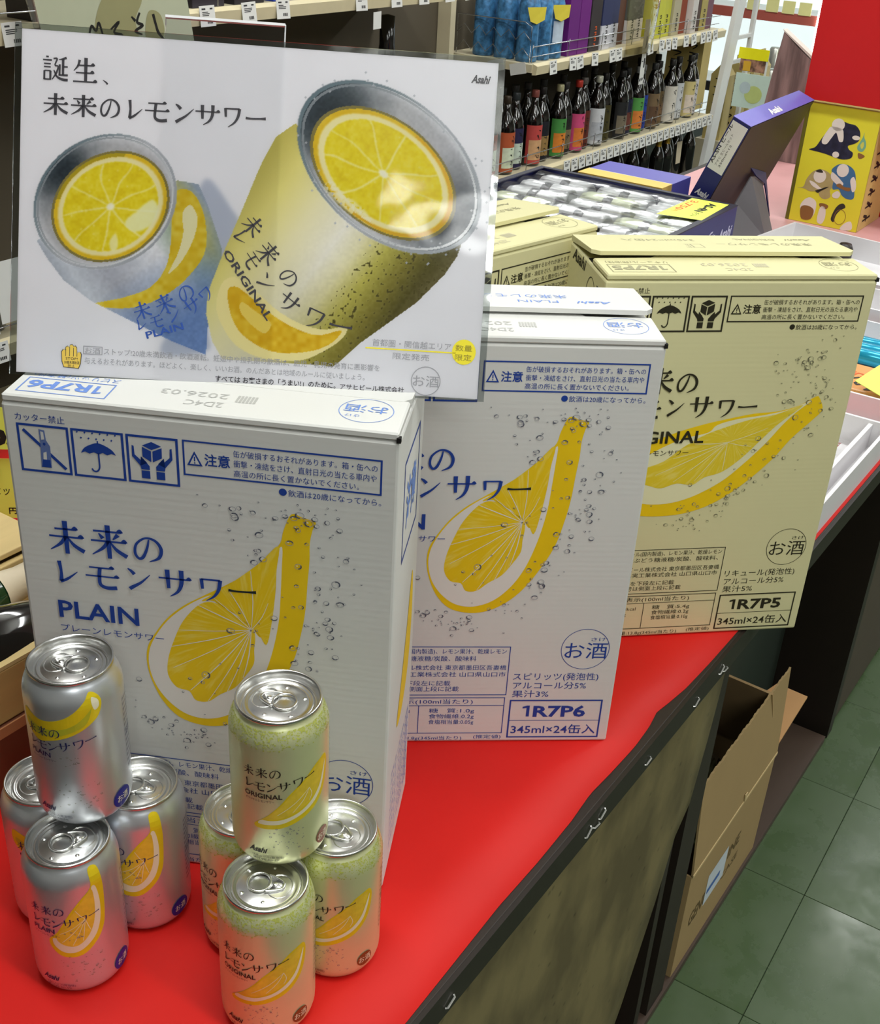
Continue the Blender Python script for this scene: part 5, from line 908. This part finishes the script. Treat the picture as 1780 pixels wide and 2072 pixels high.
rowA = [(3.50, (150, 60, 36), dkc_, (196, 204, 180)), (3.60, (170, 72, 44), dkc_, (206, 214, 190)), (3.70, (176, 84, 48), (60, 50, 40), (206, 216, 190)), (3.80, (36, 32, 70), (52, 56, 58), (196, 210, 196)), (3.915, (188, 70, 66), (150, 84, 76), (206, 160, 116)), (4.01, (24, 24, 34), (44, 40, 40), (150, 120, 70)), (4.12, (70, 140, 66), (198, 190, 150), (214, 128, 44)), (4.205, (38, 34, 32), (60, 58, 58), (120, 104, 74)), (4.285, (206, 74, 122), (196, 60, 48), (214, 120, 52)), (4.37, (96, 38, 26), (110, 104, 100), None), (4.47, (206, 208, 212), (206, 206, 188), (178, 182, 190)), (4.57, (66, 60, 24), (40, 38, 36), None), (4.70, (34, 34, 36), (56, 56, 56), (120, 110, 92)), (4.79, (32, 36, 60), (44, 44, 44), (110, 60, 50)), (4.87, (86, 156, 76), (150, 150, 148), (220, 130, 56)), (4.95, (34, 62, 150), (140, 140, 140), None), (5.04, (120, 98, 70), (60, 60, 60), (96, 70, 50)), (5.13, (96, 78, 50), (52, 50, 50), (120, 90, 60)), (5.24, (214, 208, 196), (60, 58, 56), None), (5.36, (206, 208, 210), (60, 58, 56), None), (5.46, (206, 190, 130), (60, 58, 56), (222, 206, 190)), (5.545, (208, 204, 206), (60, 58, 56), None)]
nmA = ['russet label with a pale patch, leftmost and mostly hidden by the poster', 'russet label half hidden by the poster edge', 'orange-brown label and pale map-like patch beside the poster', 'navy label with a pale map-like patch', 'rose red label with a red cap', 'black label with small gold marks', 'green and orange label with a cream cap', 'black label with grey brushwork, left of the pink one', 'pink and orange label with a red cap', 'plain rust brown label', 'white label and white cap', 'dark olive label, left of the gap', 'black label with a pale figure, right of the gap', 'midnight blue and red label', 'green and orange label, farther one with a grey cap', 'bright blue label', 'tan label with dark brushwork', 'brown label next to the tall white one', 'long white label with black brushwork', 'slim white label with grey brushwork', 'cream label with a red spot', 'white label at the far end of the row']
for k, (s, lc, cc, two) in enumerate(rowA): bottle(s-.02, 2.165+.02*(k % 2), .384, lc, cc, 'dark bottle, '+nmA[k], gb, rz=rn.uniform(-.15, .15), lz=(.008, .176) if k > 17 else (.010, .163), seed=k, two=two)
capsB = [(196, 196, 192), (180, 180, 176), (206, 204, 200), (150, 150, 150), (186, 150, 60), (190, 152, 60), (160, 164, 164), (70, 70, 70), (40, 40, 42), (36, 36, 38)]
for k, (s, cc) in enumerate(zip((3.62, 3.72, 3.83, 3.93, 4.03, 4.16), ((60, 60, 60),)*6)): bottle(s, 2.28, .384, None, cc, 'dark unlabelled bottle in the second row of the lower shelf', 'second-row bottles on the lower shelf')
for k, s in enumerate((4.33, 4.52, 4.62, 4.8, 4.92, 5.1, 5.3)): bottle(s+.02, 2.29, .384, None, (56, 54, 52), 'dark unlabelled bottle in the second row of the lower shelf', 'second-row bottles on the lower shelf')
posB = ((4.72, 2.20), (4.86, 2.20), (4.98, 2.18), (5.13, 2.20), (5.22, 2.16), (5.32, 2.16), (5.42, 2.2), (5.52, 2.2), (5.60, 2.16), (5.64, 2.25))
nmB = ['silver cap, nearest of the bottom shelf', 'silver cap, second of the bottom shelf', 'bright silver cap, third of the bottom shelf', 'grey cap beside the gold ones', 'gold foil top, left one of two', 'gold foil top, right one of two', 'steel cap right of the gold tops', 'charcoal cap with a paper neck tag', 'black cap near the white post', 'black cap, last before the white post']
for k, ((s, t), cc) in enumerate(zip(posB, capsB)):
    r = bottle(s-.05, t, .0605, None, cc, 'black bottle with '+nmB[k], 'black bottles on the bottom shelf', sc=.92+.05*(k > 5))
    if k in (4, 5): f_ = MB(); f_.smooth = True; f_.lathe([(.0275, .206), (.0175, .232), (.0155, .25), (.0175, .262), (.0165, .268), (.0172, .2975), (0, .298)], 16); f_.build('gold_foil', mat('gold_foil', (206, 168, 70), .25, metal=.9), r)
    if k == 7: MB().add([(-.02, -.036, .20), (.012, -.04, .205), (.014, -.041, .09), (-.016, -.041, .085)], [(0, 1, 2, 3)]).build('neck_tag', mat('cream_paper', (222, 208, 180), .6), r)
# tall boxes and bottles on the middle shelf (their tops are above the frame)
gm = 'goods on the middle shelf'
def tallbox(s, ds, t, c, label, dt=.085, h=.36, z=.7975, low=None, br=True, cat='box'):
    r = empty('bottle_box', W(s, t, z), TH, label, cat, gm); MB().box(0, ds, 0, dt, 0, h).build('box_body', mat('card_%d_%d_%d' % c, c, .5, var=.06), r, bevel=.0012)
    if low: MB().box(-.0004, ds+.0004, -.0006, dt*.9, .0, .095).build('lower_panel', mat('card_%d_%d_%d' % low, low, .5), r)
    if br:
        d = Dec(); rr = random.Random(int(s*100))
        for k in range(4): y = 95-22*k; x = ds*500-8; d.stroke([(x, y), (x+16, y+rr.uniform(-3, 3)), (x+6+rr.uniform(0, 8), y-13)], [3, 5, 1.5]); d.stroke([(x+2, y-9), (x+20, y-8)], [2, 4])
        d.build('brush_mark', [m_bk if not br == 2 else m_or], lambda x, y, l: (x/1000, -.0012, y/1000), r)
    return r
mbl = mat('sky_pattern', (64, 118, 164), .35, var=.5, vs=38); mbw = mat('sky_white', (190, 204, 220), .5, var=.2, vs=50)
bb_ = MB(); bb_.smooth = True; bb_.lathe([(0, 0), (.04, 0), (.042, .004), (.042, .2), (.036, .225), (.02, .25), (.016, .28), (.016, .33), (0, .33)], 20); me_blue = bb_.mesh('glass_body', mbl)
for k, (s, t) in enumerate(((3.80, 2.17), (3.89, 2.165), (3.975, 2.16), (3.80, 2.27), (3.89, 2.27), (3.80, 2.37), (3.9, 2.37))):
    r = empty('bottle', W(s, t, .7975), TH-.4, ['blue patterned bottle at the shelf corner, front', 'blue patterned bottle, middle of the front trio', 'blue patterned bottle with a white patch, right of the front trio', 'blue patterned bottle, second row near the shelf corner', 'blue patterned bottle, second row to the right', 'blue patterned bottle, back row by the corner', 'blue patterned bottle, back row to the right'][k], 'bottle', 'blue patterned bottles on the middle shelf'); put('glass_body', me_blue, r)
    if k == 2: label_strip(.06, .14, .0426, -.6, .9).build('paper_label', mbw, r)
    if k in (0, 2): m = MB(); m.add([(-.045, -.046, .20), (.045, -.046, .20), (.038, -.05, .155), (0, -.052, .14), (-.03, -.05, .15)], [(0, 1, 2, 3, 4)]); m.build('neck_tag', mat('tag_yellow_old', (206, 190, 60), .5), r)
tallbox(4.045, .088, 2.125, (104, 28, 120), 'purple bottle box, left of the pair', br=False); tallbox(4.137, .086, 2.125, (110, 30, 124), 'purple bottle box, right of the pair', br=False)
tallbox(4.243, .09, 2.13, (58, 52, 56), 'charcoal box with orange-red brushwork', br=2)
tallbox(4.345, .085, 2.13, (52, 58, 96), 'navy box with a white lower panel, left one', low=(206, 206, 214)); tallbox(4.435, .08, 2.14, (50, 56, 94), 'navy box with a white lower panel, right one', low=(196, 198, 208))
tallbox(4.545, .07, 2.16, (92, 58, 42), 'dark brown box between the navy and grey ones', br=False); tallbox(4.63, .085, 2.15, (96, 98, 94), 'grey box with a white lower panel, left one', low=(214, 212, 214), h=.3); tallbox(4.72, .08, 2.16, (92, 94, 92), 'grey box with a white lower panel, right one', low=(210, 208, 212), h=.3)
tallbox(4.90, .088, 2.14, (196, 196, 60), 'yellow-green sake carton, left one'); tallbox(4.992, .085, 2.15, (190, 190, 62), 'yellow-green sake carton, right one')
tallbox(5.085, .08, 2.14, (176, 168, 138), 'beige sake carton beside the yellow-green ones'); tallbox(5.17, .085, 2.15, (140, 66, 44), 'rust red box on the middle shelf', br=False); tallbox(5.26, .06, 2.12, (206, 200, 196), 'white box with brushwork beside the rust red one'); tallbox(5.325, .08, 2.14, (70, 44, 36), 'dark chocolate box on the middle shelf', br=False); tallbox(5.41, .075, 2.14, (168, 152, 80), 'straw yellow box on the middle shelf'); tallbox(5.49, .09, 2.15, (108, 66, 84), 'plum coloured box at the shelf end', br=False)
# big clear bottle with a gold glint standing before the grey boxes
# dangling tag strip
dt_ = empty('hanging_tag', W(4.60, 2.05, .64), TH, 'long white tag strip hanging from the middle shelf', 'tag'); MB().box(0, .05, 0, .001, .135, .27).box(.006, .048, 0, .001, 0, .13).build('tag_strip', m_tagw, dt_)
d = Dec(); d.rect(30, 70, 42, 110); d.rect(10, 96, 24, 100); d.rect(8, 14, 20, 26); d.rect(28, 16, 40, 28); d.rect(30, 150, 36, 200); d.build('tag_print', [m_tk], lambda x, y, l: (x/1000, -.0006, y/1000), dt_)
cv = []; 
for j in range(9):
    for i in range(13): a = PI*1.05+PI*.9*i/12; cv.append((.16*math.cos(a)*(.75+.25*j/8), .05*math.sin(a*1.0), .22*j/8))
cvm = MB(); cvm.smooth = True; cvm.add(cv, [(j*13+i, j*13+i+1, j*13+i+14, j*13+i+13) for j in range(8) for i in range(12)])
CV = cvm.build('clear_cover', clear('curved_film', .9, .12, .06, (255, 244, 214), .4), None, W(4.60, 2.08, .775), TH); tag(CV, 'curved clear plastic sheet with a gold glint in front of the grey boxes', 'plastic cover')
# upper shelf on the left: only the feet of the goods show
for k, (s, c) in enumerate(((1.45, (40, 34, 36)), (1.62, (60, 54, 60)), (1.80, (70, 62, 76)), (1.96, (54, 50, 60)), (2.12, (44, 40, 46)), (2.28, (30, 60, 170)), (2.48, (80, 72, 60)), (2.7, (50, 40, 40)), (2.9, (60, 60, 66)))):
    r = empty('bottle_box', W(s, 2.13, 1.0965), TH, ['black', 'grey-violet', 'dull mauve', 'slate', 'charcoal', 'bright blue', 'taupe', 'dark maroon', 'iron grey'][k]+' box foot on the upper left shelf', 'box', 'goods on the upper left shelf'); MB().box(0, .12, 0, .1, 0, .3).build('box_body', mat('foot_%d' % k, c, .4), r, bevel=.001)
# calligraphy sign
CS = empty('sign', W(1.40, 2.02, .96), TH-.25, 'pale green sign card with black brush writing above the poster', 'sign')
MB().prism([(.0, 0), (.385, .0), (.335, .33), (-.05, .33)], 'y', 0, .002).build('sign_card', mat('pale_green_card', (192, 198, 170), .6, var=.04), CS); MB().prism([(-.004, 0), (.0, 0), (-.05, .33), (-.075, .33)], 'y', -.003, .004).build('side_sleeve', clear('sleeve', .9, .15), CS)
d = Dec(); d.sm([(110, 120), (130, 190), (180, 235), (230, 230), (235, 190), (215, 150), (220, 110), (190, 90), (150, 95)], 0); d.sm([(240, 110), (250, 165), (280, 160), (290, 120), (270, 95)], 0)
for g, x, y in ((0, 95, 118), (1, 150, 120), (2, 205, 128), (3, 262, 120)):
    if g == 0: d.stroke([(x, y), (x+8, y+22), (x+18, y+10), (x+26, y+28), (x+34, y+2)], [3, 6, 4, 6, 4], 1, 1); d.stroke([(x+6, y), (x+10, y-26)], [5, 3], 1, 1)
    if g == 1: d.stroke([(x, y+10), (x+22, y+26), (x+8, y+4), (x+28, y-4), (x+6, y-22)], [4, 6, 5, 7, 3], 1, 1); d.stroke([(x+2, y-6), (x+4, y-26)], [4, 5], 1, 1)
    if g == 2: d.stroke([(x, y+28), (x+10, y+18)], [4, 7], 1, 1); d.stroke([(x+22, y+36), (x+14, y+16), (x+28, y+8), (x+8, y-4), (x+26, y-12)], [5, 6, 7, 6, 3], 1, 1)
    if g == 3: d.stroke([(x, y+40), (x+6, y+16), (x+12, y-2), (x+30, y-22)], [7, 6, 7, 3], 1, 1)
d.build('brush_writing', [mat('ochre_wash', (158, 156, 112), .6), m_bk], lambda x, y, l: (x/1000, -.0006-l*.0003, y/1000), CS, 'black brush writing on a faint ochre wash')
# goods at the far left of the lower shelf
cg = empty('bottle', W(1.25, 2.2, .384), TH, 'tall smoke-grey bottle with a black screw cap at the left edge', 'bottle'); m = MB(); m.smooth = True; m.lathe([(0, 0), (.052, 0), (.055, .005), (.055, .33), (.05, .37), (.022, .40), (.019, .405), (.019, .43), (0, .43)], 24); m.build('glass_body', mat('smoke_glass', (84, 86, 84), .15, var=.03, coat=.6), cg)
m = MB(); m.smooth = True; m.lathe([(.022, .42), (.0225, .45), (.0215, .452), (.0225, .456), (.0225, .476), (.021, .48), (0, .48)], 20); m.build('screw_cap', mat('black_cap', (22, 20, 20), .35), cg)
for k, (s, z, tl, lb) in enumerate(((1.13, .43, .0, 'left white shelf card with bold black figures'), (1.235, .452, .3, 'plain right white shelf card leaning beside the bottle'))):
    d = Dec(); d.rect(0, 0, 96, 150, 0); 
    if k == 0: d.ring(58, 70, 26, 34, 12, 1, 1, 24); d.text('ん', 60, 14, 34, 30, 1, 1, bold=.06); d.rect(80, 110, 88, 112, 1, 1)
    o = d.build('shelf_card', [m_tagw, m_bk], lambda x, y, l: (x/1000, -l*.0004, y/1000), None); o.location = W(s, 2.10, z-.03); o.rotation_euler = (-.1, 0, TH); tag(o, lb, 'card'); o.modifiers.new('t', 'SOLIDIFY').thickness = .0008
bl_ = MB(); bl_.smooth = True; bl_.lathe([(0, 0), (.044, 0), (.046, .004), (.046, .2), (.03, .27), (.016, .33), (.016, .45), (0, .45)], 20)
for k, s in enumerate((2.62, 2.80)):
    pass
r = empty('bottle', W(2.99, 2.25, .384), TH, 'large black bottle in the recess above the poster, a white tag over it', 'bottle'); m = MB(); m.smooth = True; m.lathe([(0, 0), (.05, 0), (.052, .005), (.052, .36), (.045, .43), (.03, .5), (.026, .53), (.026, .62), (0, .625)], 22); m.build('glass_body', mat('black_glass2', (24, 22, 22), .15, coat=.5), r)
tt = MB().box(0, .05, 0, .001, 0, .05).build('hanging_tag', m_tagw, None, W(2.68, 2.075, 1.0), TH+.15); tag(tt, 'small white tag dangling under the upper left rail', 'tag')
# white post frame, sake cartons and lit cabinet at the far end
PF = empty('rack_frame', W(5.80, 2.12, 0), TH, 'white upright rack frame at the far end of the shelves', 'rack')
m = MB(); m.prism([(-.12, 0), (-.02, 0), (.21, 1.3), (.11, 1.3)], 'y', 0, .025); m.build('front_post', m_wht, PF)
m = MB(); m.box(.30, .33, .0, .02, 0, 1.3); m.build('rear_post', m_wht, PF)
for z in (.60, .72): MB().box(.05, .32, .002, .018, z, z+.018).build('rung', m_wht, PF)
m_ct = mat('sake_carton', (196, 176, 112), .5, var=.1, vs=14)
for k, (s, t, z, c) in enumerate(((6.02, 2.18, .18, 0), (6.24, 2.18, .18, 0), (6.40, 2.18, .18, 0), (6.56, 2.18, .18, 0), (5.66, 2.20, .384, 1), (5.66, 2.30, .384, 1))):
    r = empty('sake_carton', W(s, t, z), TH, ['straw coloured sake carton right of the white post, nearest', 'straw coloured sake carton right of the post, second', 'straw coloured sake carton right of the post, third', 'straw coloured sake carton right of the post, farthest', 'tall sake carton with a red disc left of the white post', 'tall speckled sake carton left of the white post, rear'][k], 'carton', 'sake cartons around the white post')
    MB().prism([(0, 0), (.1, 0), (.1, .34), (.05, .40), (0, .34)], 'x', 0, .1).build('carton_body', m_ct, r); MB().box(0, .1, .046, .054, .40, .425).build('top_fold', m_ct, r)
    d = Dec(); rr = random.Random(k)
    for q in range(7): y = 320-42*q; d.stroke([(20+rr.random()*10, y), (60+rr.random()*20, y-6), (40, y-26)], [5, 8, 3])
    if k == 4: d.disc(30, 330, 22, 26, 1, 1)
    d.build('brush_mark', [m_bk, mat('disc_red', (120, 36, 24), .6)], lambda x, y, l: (-.0008-l*.0004, .1-x/1000, y/1000), r)
m = MB(); m.box(0, .52, 0, .16, 0, .179); o = m.build('low_stand', m_shelf, None, W(6.0, 2.15, 0), TH); tag(o, 'low ivory stand under the straw coloured sake cartons', 'stand')
LC = empty('display_cooler', W(6.95, 1.0, 0), TH, 'brightly lit white display cooler at the far end', 'cooler')
m_in = mat('cooler_inside_glow', (214, 226, 226), .5, emit=1.0, var=.02); m_lit = mat('cooler_light', (255, 255, 250), emit=6, var=.001); m_rs = mat('red_shelf_front', (186, 96, 84), .5)  # the cooler's inner light is put into its back wall as a glow
MB().box(.55, .58, 0, 2.2, 0, 1.9).build('back_wall', m_in, LC); MB().box(0, .58, -.04, 0, 0, 1.9).build('side_wall', m_wht, LC); MB().box(0, .58, 2.2, 2.24, 0, 1.9).build('side_wall', m_wht, LC); MB().box(0, .58, 0, 2.2, 1.9, 1.95).build('top', m_wht, LC)
MB().box(.0, .06, .985, 1.03, 0, 1.9).build('door_frame', m_wht, LC, label='bright white door frame'); MB().box(-.002, .02, 1.045, 1.055, .3, 1.9).build('light_strip', m_lit, LC, label='glowing light strip')
for z in (.30, .74, 1.14): MB().box(.04, .55, 0, 2.2, z, z+.02).build('shelf_plate', m_wht, LC); MB().box(.01, .04, 0, 2.2, z-.02, z+.035).build('shelf_front', m_rs if z > .5 else mat('shelf_dark', (40, 36, 36), .5), LC)
for k, t in enumerate((1.10, 1.20, 1.30, 1.42)): r = MB().box(0, .004, 0, .075, 0, .07).build('price_card', mat('tag_pale_yellow', (250, 244, 170), .5), LC, (.004, t, .772)); 
MB().box(-.006, .0, 1.24, 1.5, .30, .318).build('black_sill', mat('shelf_dark', (40, 36, 36), .5), LC)
for k, (t, c, zz) in enumerate(((2.24, (206, 206, 120), .322), (2.31, (210, 212, 206), .322), (2.06, (196, 196, 120), .322), (2.24, (206, 206, 120), .45), (2.31, (210, 212, 206), .45), (2.12, (196, 200, 150), .45), (2.05, (196, 200, 150), .45))):
    r = empty('drink_can', W(7.06, t, zz), TH, ['straw yellow can, lower left in the lit cooler', 'silver can, lower left in the lit cooler', 'lone yellow-green can, lower right in the cooler', 'straw yellow can on top, left in the lit cooler', 'silver can on top, left in the lit cooler', 'pale green can, right of the brown sleeve in the cooler', 'pale green can at the cooler door frame'][k], 'can', 'cans in the lit cooler'); m = MB(); m.smooth = True; m.lathe([(0, .002), (.027, 0), (.033, .008), (.033, .108), (.027, .12), (0, .12)], 18); m.build('can_body', mat('cooler_can_%d' % (c[2]), c, .3, metal=.6, var=.15), r)
def flat(name, s, t, z, w_, h_, m, label, cat):
    o = MB().box(0, .004, 0, w_, 0, h_).build(name, m, None, W(s, t, z), TH); return tag(o, label, cat)
pb = empty('sign', W(5.90, 1.935, .575), TH, 'yellow topped snack notice in front of the cooler', 'sign'); MB().box(0, .004, 0, .165, .06, .115).build('yellow_header', mat('bright_yellow', (250, 240, 30), .4), pb); MB().box(.002, .006, .01, .15, .0, .06).build('notice_panel', mat('notice_mix', (150, 110, 90), .5, var=.6, vs=30), pb); MB().box(.0, .002, .09, .13, .002, .05).build('logo_patch', mat('notice_orange', (220, 170, 50), .5), pb); MB().box(.002, .005, .0, .01, -.575, .1).build('stem', m_wht, pb)
pc = empty('sign', W(5.86, 1.88, .40), TH, 'pale mint poster with two round lemon shapes before the cooler', 'sign'); MB().box(0, .004, 0, .20, 0, .17).build('notice_panel', mat('mint_panel', (206, 226, 214), .5), pc); d = Dec(); d.disc(110, 70, 48, 44, 0); d.disc(60, 100, 30, 30, 1, 1); d.build('round_shapes', [mat('mint_lemon', (196, 208, 130), .5), mat('mint_grey', (190, 206, 210), .5)], lambda x, y, l: (-.001-l*.0003, .2-x/1000, y/1000), pc); MB().box(0, .003, .09, .10, -.40, 0).build('stem', m_wht, pc)
bpy.context.view_layer.update()
for o in bpy.data.objects:
    if o.name.split('.')[0] in ('small_lettering', 'top_lettering', 'flap_lettering', 'bubbles', 'side_print', 'brush_mark', 'tag_print', 'shoulder_speckle', 'side_brushwork', 'poster_picture') and o.name.split('.')[0] != 'poster_picture': o['kind'] = 'stuff'
